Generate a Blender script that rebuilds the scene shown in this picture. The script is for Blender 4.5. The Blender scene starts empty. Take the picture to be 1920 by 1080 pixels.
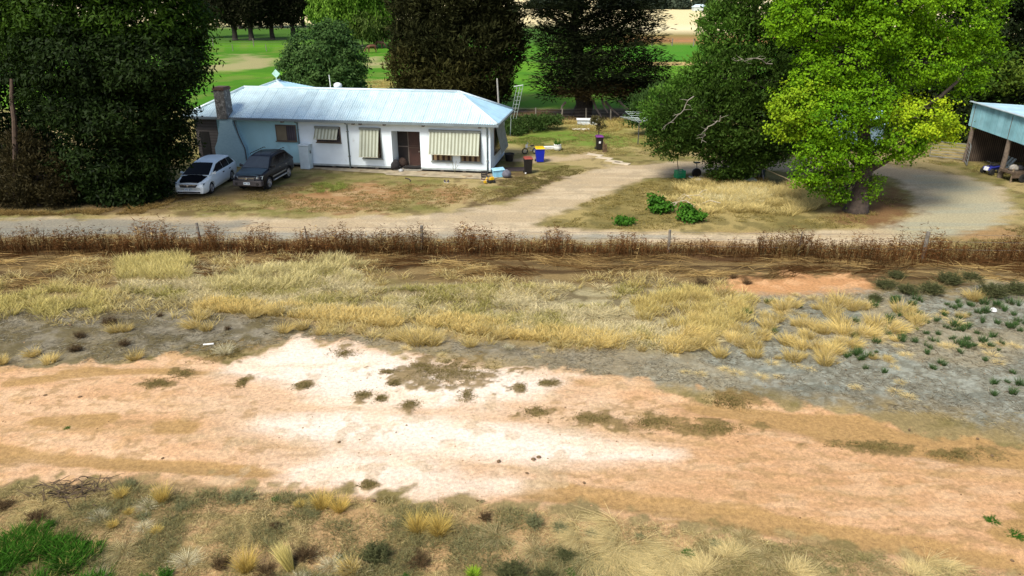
import bpy, math, random
import numpy as np
rng = np.random.default_rng(7); random.seed(7)
scene = bpy.context.scene
COL = scene.collection
# ------------------------------------------------------------------ camera, sky, sun, exposure
F = 1380.0; TH = math.radians(22.3); CH = 11.8
cam_d = bpy.data.cameras.new('camera'); cam = bpy.data.objects.new('camera', cam_d); COL.objects.link(cam)
cam.location = (0, 0, CH); cam.rotation_euler = (math.pi/2 - TH, 0, 0)
cam_d.sensor_width = 36; cam_d.lens = F/1920*36; cam_d.clip_end = 6000; cam_d.clip_start = 0.1
scene.camera = cam
SUN_EL, SUN_AZ = math.radians(50), math.radians(-143)     # azimuth of the sun, clockwise from +Y
w = bpy.data.worlds.new('World'); scene.world = w; w.use_nodes = True
nt = w.node_tree; bg = nt.nodes['Background']; sky = nt.nodes.new('ShaderNodeTexSky')
sky.sky_type = 'NISHITA'; sky.sun_disc = False; sky.sun_elevation = SUN_EL; sky.sun_rotation = SUN_AZ
sky.air_density = 1.0; sky.dust_density = 2.5
nt.links.new(sky.outputs[0], bg.inputs[0]); bg.inputs[1].default_value = 0.125
sd = bpy.data.lights.new('sun', 'SUN'); sd.energy = 3.3; sd.angle = math.radians(17); sd.color = (1, .95, .83)
sun = bpy.data.objects.new('sun', sd); COL.objects.link(sun)
sv = np.array([math.sin(SUN_AZ)*math.cos(SUN_EL), math.cos(SUN_AZ)*math.cos(SUN_EL), math.sin(SUN_EL)])
import mathutils
sun.rotation_euler = mathutils.Vector(-sv).to_track_quat('-Z', 'Y').to_euler()
vs = scene.view_settings; vs.view_transform = 'Standard'; vs.look = 'None'; vs.gamma = 1; vs.exposure = 0.55
scene.cycles.max_bounces = 5; scene.cycles.transparent_max_bounces = 6
scene.cycles.diffuse_bounces = 2; scene.cycles.use_denoising = True
# ------------------------------------------------------------------ photo pixel -> ground point
_s, _c = math.sin(TH), math.cos(TH)
def ray(px, py):
    a = (px-960)/F; b = (540-py)/F
    return np.array([a, _c+b*_s, -_s+b*_c])
def G(px, py, z=0.0):
    r = ray(px, py); t = (z-CH)/r[2]; return np.array([0, 0, CH]) + t*r
def D(px, py, Y):
    r = ray(px, py); return np.array([0, 0, CH]) + r*(Y/r[1])
def zcam(p): return p[1]*_c - (p[2]-CH)*_s
def mpp(p): return zcam(p)/F            # metres per photo pixel at p
# ------------------------------------------------------------------ noise
def _hash(ix, iy, seed):
    n = (ix.astype(np.int64)*374761393 + iy.astype(np.int64)*668265263 + seed*1442695041) & 0xffffffff
    n = ((n ^ (n >> 13))*1274126177) & 0xffffffff
    return ((n ^ (n >> 16)) & 0xffff)/65535.0
def vn(x, y, seed=0):
    ix = np.floor(x); iy = np.floor(y); fx = x-ix; fy = y-iy
    fx = fx*fx*(3-2*fx); fy = fy*fy*(3-2*fy)
    a = _hash(ix, iy, seed); b = _hash(ix+1, iy, seed); c = _hash(ix, iy+1, seed); d = _hash(ix+1, iy+1, seed)
    return (a*(1-fx)+b*fx)*(1-fy) + (c*(1-fx)+d*fx)*fy
def fbm(x, y, s, oct=4, seed=0, gain=.5):
    v = 0; a = 1; t = 0
    for k in range(oct):
        v = v + a*vn(x/s*(2**k)+17.3*k, y/s*(2**k)+5.1*k, seed+k); t += a; a *= gain
    return v/t
def sst(a, b, x):
    t = np.clip((x-a)/(b-a), 0, 1); return t*t*(3-2*t)
def poly_sd(P, x, y):
    """signed distance (inside positive) to polygon P (n,2)"""
    P = np.asarray(P); n = len(P); d2 = np.full(x.shape, 1e18); ins = np.zeros(x.shape, bool)
    for i in range(n):
        ax, ay = P[i]; bx, by = P[(i+1) % n]; ex, ey = bx-ax, by-ay
        t = np.clip(((x-ax)*ex+(y-ay)*ey)/(ex*ex+ey*ey+1e-12), 0, 1)
        d2 = np.minimum(d2, (x-ax-t*ex)**2+(y-ay-t*ey)**2)
        c = ((ay > y) != (by > y)) & (x < ex*(y-ay)/(ey if abs(ey) > 1e-9 else 1e-9)+ax)
        ins ^= c
    return np.where(ins, 1, -1)*np.sqrt(d2)
def gpoly(px): return np.array([G(a, b)[:2] for a, b in px])
def sample_poly(px, n, mind=None):
    P = gpoly(px); lo = P.min(0); hi = P.max(0); out = []
    k = 0
    while k < n:
        q = rng.uniform(lo, hi, (n*3, 2)); q = q[poly_sd(P, q[:, 0], q[:, 1]) > 0]; out.append(q); k += len(q)
    return np.concatenate(out)[:n]
# ------------------------------------------------------------------ materials
MATS = {}
def nodes_of(name):
    m = bpy.data.materials.new(name); m.use_nodes = True
    nt = m.node_tree; return m, nt, nt.nodes['Principled BSDF'], nt.nodes, nt.links
def M(name, col, rough=.7, metal=0, vary=.25, scale=3.0, bump=0, spec=.5, stain=None):
    if name in MATS: return MATS[name]
    m, nt, b, N, L = nodes_of(name)
    tc = N.new('ShaderNodeTexCoord'); no = N.new('ShaderNodeTexNoise'); no.inputs['Scale'].default_value = scale
    no.inputs['Detail'].default_value = 6; L.new(tc.outputs['Object'], no.inputs['Vector'])
    cr = N.new('ShaderNodeValToRGB'); cr.color_ramp.elements[0].position = .3; cr.color_ramp.elements[1].position = .7
    cr.color_ramp.elements[0].color = (*[c*(1-vary) for c in col], 1); cr.color_ramp.elements[1].color = (*[min(1, c*(1+vary*.6)) for c in col], 1)
    L.new(no.outputs[0], cr.inputs[0]); src = cr.outputs[0]
    if stain:
        n2 = N.new('ShaderNodeTexNoise'); n2.inputs['Scale'].default_value = stain[1]; n2.inputs['Detail'].default_value = 8
        L.new(tc.outputs['Object'], n2.inputs['Vector'])
        r2 = N.new('ShaderNodeValToRGB'); r2.color_ramp.elements[0].position = stain[2]; r2.color_ramp.elements[1].position = stain[2]+.12
        L.new(n2.outputs[0], r2.inputs[0])
        mx = N.new('ShaderNodeMix'); mx.data_type = 'RGBA'; L.new(r2.outputs[0], mx.inputs[0]); L.new(src, mx.inputs[6]); mx.inputs[7].default_value = (*stain[0], 1)
        src = mx.outputs[2]
    L.new(src, b.inputs['Base Color'])
    b.inputs['Roughness'].default_value = rough; b.inputs['Metallic'].default_value = metal; b.inputs['Specular IOR Level'].default_value = spec
    if bump:
        bp = N.new('ShaderNodeBump'); bp.inputs['Strength'].default_value = bump; bp.inputs['Distance'].default_value = .02
        L.new(no.outputs[0], bp.inputs['Height']); L.new(bp.outputs[0], b.inputs['Normal'])
    MATS[name] = m; return m
def tint_mat(name, rough=.65, trans=.0, spec=.3):
    """colour of each leaf or blade comes from the 'tint' attribute"""
    if name in MATS: return MATS[name]
    m, nt, b, N, L = nodes_of(name)
    at = N.new('ShaderNodeAttribute'); at.attribute_name = 'tint'
    L.new(at.outputs['Color'], b.inputs['Base Color']); b.inputs['Roughness'].default_value = rough; b.inputs['Specular IOR Level'].default_value = spec
    if trans:
        tr = N.new('ShaderNodeBsdfTranslucent'); L.new(at.outputs['Color'], tr.inputs['Color'])
        mx = N.new('ShaderNodeMixShader'); mx.inputs[0].default_value = trans
        L.new(b.outputs[0], mx.inputs[1]); L.new(tr.outputs[0], mx.inputs[2]); L.new(mx.outputs[0], N['Material Output'].inputs[0])
    MATS[name] = m; return m
def wave_mat(name, c1, c2, pitch, axis='X', rough=.6, metal=0, lap=None, vary=.15):
    """painted stripes or sheets along one object axis, with weathering noise"""
    if name in MATS: return MATS[name]
    m, nt, b, N, L = nodes_of(name)
    tc = N.new('ShaderNodeTexCoord'); sp = N.new('ShaderNodeSeparateXYZ'); L.new(tc.outputs['Object'], sp.inputs[0])
    d = N.new('ShaderNodeMath'); d.operation = 'DIVIDE'; L.new(sp.outputs[axis], d.inputs[0]); d.inputs[1].default_value = pitch
    fr = N.new('ShaderNodeMath'); fr.operation = 'FRACT'; L.new(d.outputs[0], fr.inputs[0])
    fl = N.new('ShaderNodeMath'); fl.operation = 'FLOOR'; L.new(d.outputs[0], fl.inputs[0])
    no = N.new('ShaderNodeTexNoise'); no.inputs['Scale'].default_value = 1.5; no.inputs['Detail'].default_value = 8; L.new(tc.outputs['Object'], no.inputs['Vector'])
    mx = N.new('ShaderNodeMix'); mx.data_type = 'RGBA'; mx.inputs[6].default_value = (*c1, 1); mx.inputs[7].default_value = (*c2, 1)
    if lap:
        wn = N.new('ShaderNodeTexWhiteNoise'); wn.noise_dimensions = '1D'; L.new(fl.outputs[0], wn.inputs['W'])
        lt = N.new('ShaderNodeMath'); lt.operation = 'LESS_THAN'; L.new(fr.outputs[0], lt.inputs[0]); lt.inputs[1].default_value = lap
        m1 = N.new('ShaderNodeMath'); m1.operation = 'MULTIPLY'; L.new(wn.outputs[0], m1.inputs[0]); m1.inputs[1].default_value = .45
        m2 = N.new('ShaderNodeMath'); m2.operation = 'MAXIMUM'; L.new(m1.outputs[0], m2.inputs[0]); L.new(lt.outputs[0], m2.inputs[1])
        L.new(m2.outputs[0], mx.inputs[0])
    else:
        lt = N.new('ShaderNodeMath'); lt.operation = 'LESS_THAN'; L.new(fr.outputs[0], lt.inputs[0]); lt.inputs[1].default_value = .5
        L.new(lt.outputs[0], mx.inputs[0])
    ml = N.new('ShaderNodeMix'); ml.data_type = 'RGBA'; ml.blend_type = 'MULTIPLY'; ml.inputs[0].default_value = 1
    mr = N.new('ShaderNodeMapRange'); mr.inputs[1].default_value = .3; mr.inputs[2].default_value = .7; mr.inputs[3].default_value = 1-vary; mr.inputs[4].default_value = 1+vary*.5
    L.new(no.outputs[0], mr.inputs[0]); L.new(mx.outputs[2], ml.inputs[6]); L.new(mr.outputs[0], ml.inputs[7])
    L.new(ml.outputs[2], b.inputs['Base Color']); b.inputs['Roughness'].default_value = rough; b.inputs['Metallic'].default_value = metal
    MATS[name] = m; return m
def brick_mat(name, c1, c2, mortar, sx=1.0):
    if name in MATS: return MATS[name]
    m, nt, b, N, L = nodes_of(name)
    tc = N.new('ShaderNodeTexCoord'); sp = N.new('ShaderNodeSeparateXYZ'); L.new(tc.outputs['Object'], sp.inputs[0])
    ad = N.new('ShaderNodeMath'); ad.operation = 'ADD'; L.new(sp.outputs['X'], ad.inputs[0]); L.new(sp.outputs['Y'], ad.inputs[1])
    cb = N.new('ShaderNodeCombineXYZ'); L.new(ad.outputs[0], cb.inputs[0]); L.new(sp.outputs['Z'], cb.inputs[1])
    br = N.new('ShaderNodeTexBrick'); br.inputs['Scale'].default_value = 4.2*sx; br.inputs['Color1'].default_value = (*c1, 1); br.inputs['Color2'].default_value = (*c2, 1)
    br.inputs['Mortar'].default_value = (*mortar, 1); br.inputs['Mortar Size'].default_value = .025
    L.new(cb.outputs[0], br.inputs['Vector']); L.new(br.outputs['Color'], b.inputs['Base Color']); b.inputs['Roughness'].default_value = .9
    MATS[name] = m; return m
# ------------------------------------------------------------------ mesh helpers
def make_mesh(name, V, Fs, smooth=False, tint=None):
    V = np.asarray(V, np.float32); me = bpy.data.meshes.new(name)
    if isinstance(Fs, np.ndarray):
        k = Fs.shape[1]; nf = len(Fs)
        me.vertices.add(len(V)); me.vertices.foreach_set('co', V.ravel())
        me.loops.add(nf*k); me.loops.foreach_set('vertex_index', Fs.astype(np.int32).ravel())
        me.polygons.add(nf); me.polygons.foreach_set('loop_start', np.arange(0, nf*k, k, dtype=np.int32))
        try: me.polygons.foreach_set('loop_total', np.full(nf, k, np.int32))
        except Exception: pass
        me.update(calc_edges=True)
    else:
        me.from_pydata([tuple(map(float, v)) for v in V], [], Fs); me.update()
    me.polygons.foreach_set('use_smooth', np.full(len(me.polygons), bool(smooth)))
    if tint is not None:
        a = me.attributes.new('tint', 'FLOAT_COLOR', 'POINT'); t = np.ones((len(V), 4), np.float32); t[:, :3] = tint; a.data.foreach_set('color', t.ravel())
    return me
def add(name, me, mat=None, parent=None, loc=None, rz=0):
    o = bpy.data.objects.new(name, me); COL.objects.link(o)
    if mat is not None and me is not None and len(me.materials) == 0: me.materials.append(mat)
    if parent is not None: o.parent = parent
    if loc is not None: o.location = loc
    o.rotation_euler = (0, 0, rz); return o
def tag(o, label=None, cat=None, group=None, kind=None):
    if label: o['label'] = label
    if cat: o['category'] = cat
    if group: o['group'] = group
    if kind: o['kind'] = kind
    return o
def thing(name, label, cat, loc=(0, 0, 0), rz=0, group=None):
    return tag(add(name, None, loc=loc, rz=rz), label, cat, group)
def dup(root, loc, rz=0, label=None, sc=1.0):
    r = root.copy(); COL.objects.link(r); r.location = loc; r.rotation_euler = (0, 0, rz); r.scale = (sc,)*3
    if label: r['label'] = label
    for ch in list(root.children):
        c = ch.copy(); COL.objects.link(c); c.parent = r
        for g in list(ch.children):
            d = g.copy(); COL.objects.link(d); d.parent = c
    return r
class MB:
    def __init__(s): s.v = []; s.f = []
    def add(s, V, Fs):
        n = len(s.v); s.v += [tuple(map(float, p)) for p in V]; s.f += [tuple(int(i)+n for i in f) for f in Fs]; return s
    def box(s, x0, x1, y0, y1, z0, z1):
        V = [(x, y, z) for z in (z0, z1) for y in (y0, y1) for x in (x0, x1)]
        return s.add(V, [(0, 2, 3, 1), (4, 5, 7, 6), (0, 1, 5, 4), (2, 6, 7, 3), (0, 4, 6, 2), (1, 3, 7, 5)])
    def hull8(s, V):   # bottom 4 (ccw), top 4 (ccw)
        return s.add(V, [(3, 2, 1, 0), (4, 5, 6, 7), (0, 1, 5, 4), (1, 2, 6, 5), (2, 3, 7, 6), (3, 0, 4, 7)])
    def tube(s, pts, rad, n=8, cap=True):
        pts = [np.array(p, float) for p in pts]; rad = rad if hasattr(rad, '__len__') else [rad]*len(pts)
        V = []; Fs = []; up = None
        for i, p in enumerate(pts):
            t = pts[min(i+1, len(pts)-1)]-pts[max(i-1, 0)]; t = t/(np.linalg.norm(t)+1e-9)
            if up is None:
                up = np.array([0, 0, 1.]) if abs(t[2]) < .9 else np.array([1., 0, 0])
            a = np.cross(t, up); a /= np.linalg.norm(a)+1e-9; b = np.cross(a, t); up = b
            for k in range(n):
                q = 2*math.pi*k/n; V.append(p+rad[i]*(math.cos(q)*a+math.sin(q)*b))
        for i in range(len(pts)-1):
            for k in range(n): Fs.append((i*n+k, i*n+(k+1) % n, (i+1)*n+(k+1) % n, (i+1)*n+k))
        if cap: Fs.append(tuple(range(n-1, -1, -1))); Fs.append(tuple((len(pts)-1)*n+k for k in range(n)))
        return s.add(V, Fs)
    def lathe(s, prof, c=(0, 0, 0), n=20, sx=1, sy=1):
        V = []; Fs = []
        for r, z in prof:
            for k in range(n):
                q = 2*math.pi*k/n; V.append((c[0]+sx*r*math.cos(q), c[1]+sy*r*math.sin(q), c[2]+z))
        for i in range(len(prof)-1):
            for k in range(n): Fs.append((i*n+k, i*n+(k+1) % n, (i+1)*n+(k+1) % n, (i+1)*n+k))
        Fs.append(tuple(range(n-1, -1, -1))); Fs.append(tuple((len(prof)-1)*n+k for k in range(n)))
        return s.add(V, Fs)
    def disc(s, c, axis, r0, r1, h, n=20):   # ring or wheel along an axis ('x','y')
        V = []; Fs = []
        for rr, hh in ((r0, -h/2), (r1*.94, -h/2), (r1, -h/2*.7), (r1, h/2*.7), (r1*.94, h/2), (r0, h/2)):
            for k in range(n):
                q = 2*math.pi*k/n; a, b = rr*math.cos(q), rr*math.sin(q)
                V.append((c[0]+hh, c[1]+a, c[2]+b) if axis == 'x' else (c[0]+a, c[1]+hh, c[2]+b))
        for i in range(6):
            j = (i+1) % 6
            for k in range(n): Fs.append((i*n+k, i*n+(k+1) % n, j*n+(k+1) % n, j*n+k))
        return s.add(V, Fs)
    def build(s, name, mat, parent=None, loc=None, rz=0, smooth=False, bevel=0):
        me = make_mesh(name, s.v, s.f, smooth); o = add(name, me, mat, parent, loc, rz)
        if bevel:
            bm = o.modifiers.new('bevel', 'BEVEL'); bm.width = bevel; bm.segments = 2; bm.limit_method = 'ANGLE'
        return o
# ------------------------------------------------------------------ ground
PX = dict(
 track=[(-300, 720), (0, 690), (150, 686), (330, 664), (430, 682), (500, 650), (560, 632), (700, 652), (760, 668), (930, 690), (1080, 702), (1300, 742), (1500, 762), (1700, 800), (1920, 832), (2300, 880), (2300, 1150), (1920, 1078), (1500, 1012), (1250, 975), (1100, 955), (900, 940), (600, 922), (300, 888), (0, 903), (-300, 930)],
 white1=[(420, 700), (500, 655), (560, 634), (700, 655), (770, 675), (940, 698), (1060, 715), (990, 750), (820, 765), (640, 755), (540, 725)],
 white2=[(500, 790), (640, 765), (900, 790), (1100, 815), (1255, 858), (1000, 868), (800, 850), (560, 820)],
 white3=[(520, 880), (640, 835), (800, 860), (960, 885), (1000, 910), (900, 935), (680, 922), (540, 905)],
 pale=[(380, 740), (480, 670), (560, 632), (760, 660), (960, 695), (1150, 740), (1290, 850), (1100, 905), (960, 940), (600, 920), (420, 890)],
 ash=[(-300, 620), (0, 585), (250, 545), (420, 575), (560, 605), (720, 640), (860, 640), (1000, 652), (1250, 655), (1350, 640), (1330, 560), (1420, 555), (1620, 550), (1700, 545), (1920, 535), (2300, 530), (2300, 870), (1920, 815), (1700, 775), (1400, 735), (1100, 702), (900, 668), (700, 650), (560, 634), (480, 652), (330, 662), (200, 682), (0, 692), (-300, 720)],
 ash2=[(1300, 590), (1500, 560), (1700, 552), (1920, 545), (2300, 540), (2300, 850), (1920, 800), (1700, 760), (1450, 720), (1250, 700)],
 litter=[(-300, 478), (0, 470), (600, 468), (1200, 480), (1500, 485), (2300, 490), (2300, 545), (1640, 545), (1200, 540), (700, 530), (400, 520), (0, 560), (-300, 570)],
 weedrow=[(-400, 466), (0, 456), (600, 458), (1200, 470), (1500, 478), (2300, 482), (2300, 500), (1500, 492), (900, 482), (0, 474), (-400, 480)],
 orange=[(1290, 545), (1380, 520), (1480, 508), (1640, 520), (1640, 545), (1580, 558), (1400, 556)],
 band=[(230, 500), (340, 490), (420, 510), (620, 490), (680, 530), (800, 540), (1280, 535), (1400, 560), (1330, 650), (1240, 655), (1000, 630), (800, 610), (560, 590), (350, 570), (230, 545)],
 road=[(-600, 424), (0, 412), (300, 407), (560, 410), (760, 406), (880, 395), (960, 378), (1020, 352), (1080, 328), (1140, 313), (1220, 306), (1330, 300), (1500, 296), (1620, 302), (1720, 318), (1810, 330), (1880, 352), (1902, 385), (1880, 415), (1800, 440), (1700, 458), (1500, 462), (1300, 455), (1000, 448), (600, 447), (200, 444), (-600, 452)],
 island=[(1012, 424), (1035, 408), (1085, 392), (1140, 362), (1200, 338), (1300, 324), (1480, 320), (1620, 322), (1680, 338), (1712, 372), (1700, 405), (1620, 428), (1480, 434), (1250, 431), (1100, 430)],
 roadgrey=[(-600, 446), (0, 432), (200, 426), (400, 428), (700, 438), (1000, 437), (1250, 444), (1100, 450), (-600, 452)],
 roadright=[(1700, 455), (1660, 425), (1720, 400), (1740, 360), (1700, 325), (1850, 340), (1905, 385), (1880, 420), (1800, 442)],
 paving=[(560, 320), (650, 316), (740, 322), (790, 324), (960, 334), (925, 344), (800, 338), (640, 328), (560, 326)],
 redsoil=[(520, 385), (600, 350), (700, 345), (800, 350), (860, 362), (760, 378), (640, 392)],
 darkyard=[(930, 345), (960, 300), (1000, 325), (1080, 335), (1010, 365), (900, 385), (940, 350)],
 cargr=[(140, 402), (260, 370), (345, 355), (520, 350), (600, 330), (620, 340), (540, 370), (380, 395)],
 lawn=[(948, 262), (1010, 240), (1110, 246), (1200, 262), (1120, 280), (1040, 262), (980, 268)],
 dirtpath=[(960, 300), (985, 292), (1060, 295), (1110, 283), (1135, 285), (1100, 296), (1030, 303), (985, 308)],
 elm_shade_soil=[(1560, 400), (1600, 380), (1690, 350), (1705, 395), (1660, 420), (1580, 415)],
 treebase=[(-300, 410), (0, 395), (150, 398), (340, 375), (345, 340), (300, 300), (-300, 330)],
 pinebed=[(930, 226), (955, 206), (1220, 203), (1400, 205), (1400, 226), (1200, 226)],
 patch=[(420, 100), (490, 100), (520, 118), (505, 131), (450, 130), (405, 131), (380, 128), (440, 118)],
 patch2=[(690, 108), (712, 106), (705, 126), (680, 128)],
 behind=[(670, 178), (700, 150), (740, 150), (740, 176)],
 fore=[(-300, 930), (0, 900), (300, 886), (620, 922), (900, 942), (1100, 960), (1500, 1015), (1920, 1082), (1920, 1300), (-300, 1300)])
TRK = gpoly([(-300, 850), (0, 838), (200, 852), (550, 882), (520, 890), (200, 868), (0, 870), (-300, 880)])
RUTS = [[(-300, 835), (0, 832), (200, 855), (560, 884), (500, 892), (180, 872), (0, 868), (-300, 870)],
        [(1000, 905), (1250, 940), (1500, 975), (1800, 1030), (1920, 1055), (2200, 1110), (2200, 1140), (1920, 1078), (1500, 1008), (1200, 962), (960, 930)],
        [(1250, 745), (1500, 770), (1700, 800), (1920, 830), (2200, 870), (2200, 920), (1920, 882), (1700, 858), (1500, 815), (1280, 772)],
        [(60, 790), (140, 782), (215, 776), (210, 790), (160, 800), (80, 800)], [(300, 796), (360, 800), (350, 810), (310, 806)],
        [(0, 715), (200, 690), (440, 695), (460, 705), (240, 702), (0, 730)], [(1850, 1000), (1920, 985), (2000, 985), (2000, 1010), (1900, 1020)], [(1880, 945), (1960, 935), (2000, 965), (1920, 970)]]
MATP = [(845, 700, 88, 25), (645, 663, 27, 9), (770, 760, 20, 10), (875, 745, 15, 12), (1005, 772, 32, 11), (680, 742, 18, 9), (715, 748, 12, 8), (730, 698, 17, 5), (570, 726, 18, 6), (1028, 720, 22, 7), (975, 730, 12, 9), (295, 720, 34, 9), (455, 718, 10, 10), (1365, 752, 44, 14), (1215, 792, 48, 15), (1110, 785, 50, 9), (1640, 838, 80, 10), (1340, 805, 64, 11), (1790, 850, 60, 10), (740, 720, 12, 5), (420, 662, 42, 14), (345, 702, 22, 8), (690, 910, 14, 6), (725, 938, 14, 5), (790, 690, 25, 9)]
def gcol():
    C = {}
    return C
nr, nc = 760, 760
yy = np.concatenate([[4, 7, 9], 10.5*(150/10.5)**np.linspace(0, 1, nr), [165, 180, 200, 230, 270, 330, 420, 560, 800, 1300, 2600]])
tt = np.concatenate([[-8, -5, -3, -2.2, -1.7, -1.4], np.linspace(-1.15, 1.15, nc), [1.4, 1.7, 2.2, 3, 5, 8]])
Yg, Tg = np.meshgrid(yy, tt, indexing='ij'); Xg = Tg*(Yg+3); X, Y = Xg.ravel(), Yg.ravel()
n1 = fbm(X, Y, 3.0, 5, 1); n2 = fbm(X, Y, .6, 4, 11); n3 = fbm(X, Y, 9, 4, 21); n4 = fbm(X, Y*2.2, 1.3, 5, 31); n5 = fbm(X, Y, .18, 3, 41); nS = fbm(X*.25, Y*2.0, 1.2, 5, 51)
nE = .45*n1+.35*n2+.2*n5
def mix(c, col, m):
    return c + (np.asarray(col, float)-c)*m[:, None]
def mask(key, soft, amp, noise=None, near=400):
    P = gpoly(PX[key] if isinstance(key, str) else key); m = np.zeros(len(X)); mg = soft+amp+1
    sel = (X > P[:, 0].min()-mg) & (X < P[:, 0].max()+mg) & (Y > P[:, 1].min()-mg) & (Y < P[:, 1].max()+mg)
    s = poly_sd(P, X[sel], Y[sel]); nn = (nE if noise is None else .6*noise+.4*nE)[sel]
    m[sel] = sst(-soft, soft, s+(nn-.5)*5*amp); return m
col = np.zeros((len(X), 3)) + (.25, .19, .085)
col = mix(col, (.34, .25, .11), sst(.45, .62, n1)); col = mix(col, (.16, .13, .045), sst(.5, .65, n4)*.7); col = mix(col, (.30, .17, .08), sst(.55, .7, n3)*.6)
# yard and beyond: dry lawn, paddock, fields
yard = sst(36.5, 38, Y)
yc = np.zeros_like(col)+(.25, .205, .08); yc = mix(yc, (.155, .15, .04), sst(.42, .6, n4)*.8); yc = mix(yc, (.40, .31, .15), sst(.48, .62, n1)*.75); yc = mix(yc, (.10, .075, .03), sst(.57, .68, n2)*.6)
col = mix(col, yc, yard)
col = mix(col, (.27, .27, .06), sst(55, 60, Y)*sst(-2, 1, X)*.4)
col = mix(col, (.10, .20, .02), mask('lawn', 1.0, 1.5)*.75)
green = sst(76, 80, Y)*(1-sst(168, 171, Y))
gc = np.zeros_like(col)+(.055, .17, .008); gc = mix(gc, (.10, .24, .012), sst(.4, .65, n3)); gc = mix(gc, (.16, .20, .04), sst(.56, .68, n1)*.5)
col = mix(col, gc, green)
col = mix(col, (.33, .28, .14), np.maximum(mask('patch', 2.5, 4, n3), mask('patch2', 2, 3, n3))*.85)
col = mix(col, (.36, .29, .11), mask('behind', 2, 3)*.9)
rgt = sst(16, 22, X)
col = mix(col, (.42, .30, .12), rgt*sst(122, 124, Y)*(1-sst(128, 130, Y)))                      # tan lane across the paddock
col = mix(col, (.055, .20, .01), rgt*sst(130, 132, Y)*(1-sst(170, 172, Y))*.8)
far = sst(172, 174, Y)
col = mix(col, (.36, .31, .22), (1-rgt)*sst(168, 170, Y)*(1-sst(176, 178, Y)))
col = mix(col, (.055, .13, .015), (1-rgt)*sst(178, 180, Y)*(1-sst(250, 262, Y)))
col = mix(col, (.36, .17, .07), rgt*sst(168, 172, Y)*(1-sst(186, 190, Y)))
col = mix(col, (.22, .17, .05), rgt*sst(188, 190, Y)*(1-sst(204, 208, Y)))
wheat = np.maximum(rgt*sst(204, 208, Y), sst(255, 270, Y))
col = mix(col, (.66, .55, .30), wheat); col = mix(col, (.72, .62, .38), wheat*sst(.5, .6, fbm(X*.1, Y, 30, 3, 77)))
# yard details
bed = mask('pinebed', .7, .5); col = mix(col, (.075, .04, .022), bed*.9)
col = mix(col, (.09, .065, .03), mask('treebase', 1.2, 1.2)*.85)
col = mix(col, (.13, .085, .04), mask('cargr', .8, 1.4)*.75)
rs = mask('redsoil', 1.2, 2.2); col = mix(col, (.30, .15, .065), rs*.75); col = mix(col, (.42, .30, .16), rs*sst(.5, .6, n4)*.6)
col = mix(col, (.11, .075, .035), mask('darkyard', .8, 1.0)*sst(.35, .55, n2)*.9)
col = mix(col, (.46, .35, .22), mask('dirtpath', .35, .5)*.8)
# house apron, road
road = np.clip(mask('road', .5, .55, n4), 0, 1)*(1-mask('island', .5, .6, n4))
rc = np.zeros_like(col)+(.43, .335, .21); rc = mix(rc, (.50, .40, .265), sst(.45, .6, nS)); rc = mix(rc, (.36, .29, .19), sst(.52, .64, n2)*.6)
rc = mix(rc, (.27, .27, .225), mask('roadgrey', .5, .4, nS)*.75); rc = mix(rc, (.205, .20, .165), mask([(-600, 411), (0, 413), (250, 410), (480, 418), (420, 438), (200, 440), (-600, 446)], .5, .5, nS)*.8); rc = mix(rc, (.37, .34, .22), mask('roadright', 1.5, 1.0, n3)*.8)
rc = mix(rc, (.31, .31, .23), mask('roadright', 1.0, 1.0, n1)*sst(.47, .56, nS)*.6)
col = mix(col, rc, road)
isl = mask('island', .5, .5); ic = np.zeros_like(col)+(.20, .16, .055); ic = mix(ic, (.36, .28, .11), sst(.45, .6, n1)*.7); ic = mix(ic, (.115, .10, .035), sst(.5, .62, n2)*.6)
col = mix(col, ic, isl*.9)
col = mix(col, (.17, .085, .04), mask('elm_shade_soil', .8, 1.0)*.85)  # bare soil right of the elm, with the tree's shade painted into its colour
# paddock strip below the fence
fr = 1-sst(35.2, 36.2, Y)
lc = np.zeros_like(col)+(.135, .09, .038); lc = mix(lc, (.065, .038, .016), sst(.45, .6, nS)); lc = mix(lc, (.27, .19, .08), sst(.5, .6, fbm(X*.35, Y*2.2, .7, 4, 61))*.6)
col = mix(col, lc, mask('litter', .8, .8)*.95)
col = mix(col, (.07, .035, .015), mask('weedrow', .4, .4)*.9)
og = mask('orange', .5, 1.0); col = mix(col, (.52, .27, .12), og*.9); col = mix(col, (.62, .36, .18), og*sst(.5, .6, n2)*.7)
ash = mask('ash', .8, .9); ac = np.zeros_like(col)+(.19, .165, .115); ac = mix(ac, (.28, .25, .185), sst(.42, .6, n5)*.8); ac = mix(ac, (.10, .085, .05), sst(.5, .66, n2)*.6); ac = mix(ac, (.27, .22, .13), sst(.5, .66, n1)*.6)
a2 = mask('ash2', 1.2, 1.0); ac = mix(ac, (.215, .225, .18), a2*.6); ac = mix(ac, (.32, .335, .28), a2*sst(.5, .62, n5)*.6); ac = mix(ac, (.13, .14, .115), a2*sst(.52, .66, nS)*.5); ac = mix(ac, (.30, .24, .14), a2*sst(.54, .66, n1)*.5)
ac = mix(ac, (.115, .09, .035), (1-sst(-9, -5, X))*sst(.42, .56, nE)*.75)
col = mix(col, ac, ash)
bd = mask('band', .7, .7); col = mix(col, (.23, .19, .10), bd*.8); col = mix(col, (.38, .33, .19), bd*sst(.5, .6, n4)*.7); col = mix(col, (.11, .085, .045), bd*sst(.54, .66, n2)*.7)
fore = mask('fore', .15, .35, n2)
fc = np.zeros_like(col)+(.40, .26, .125); fc = mix(fc, (.52, .33, .18), sst(.45, .6, n1)*.8); fc = mix(fc, (.20, .17, .065), sst(.47, .6, n4)*.75); fc = mix(fc, (.13, .105, .045), sst(.55, .66, n2)*.6)
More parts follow.
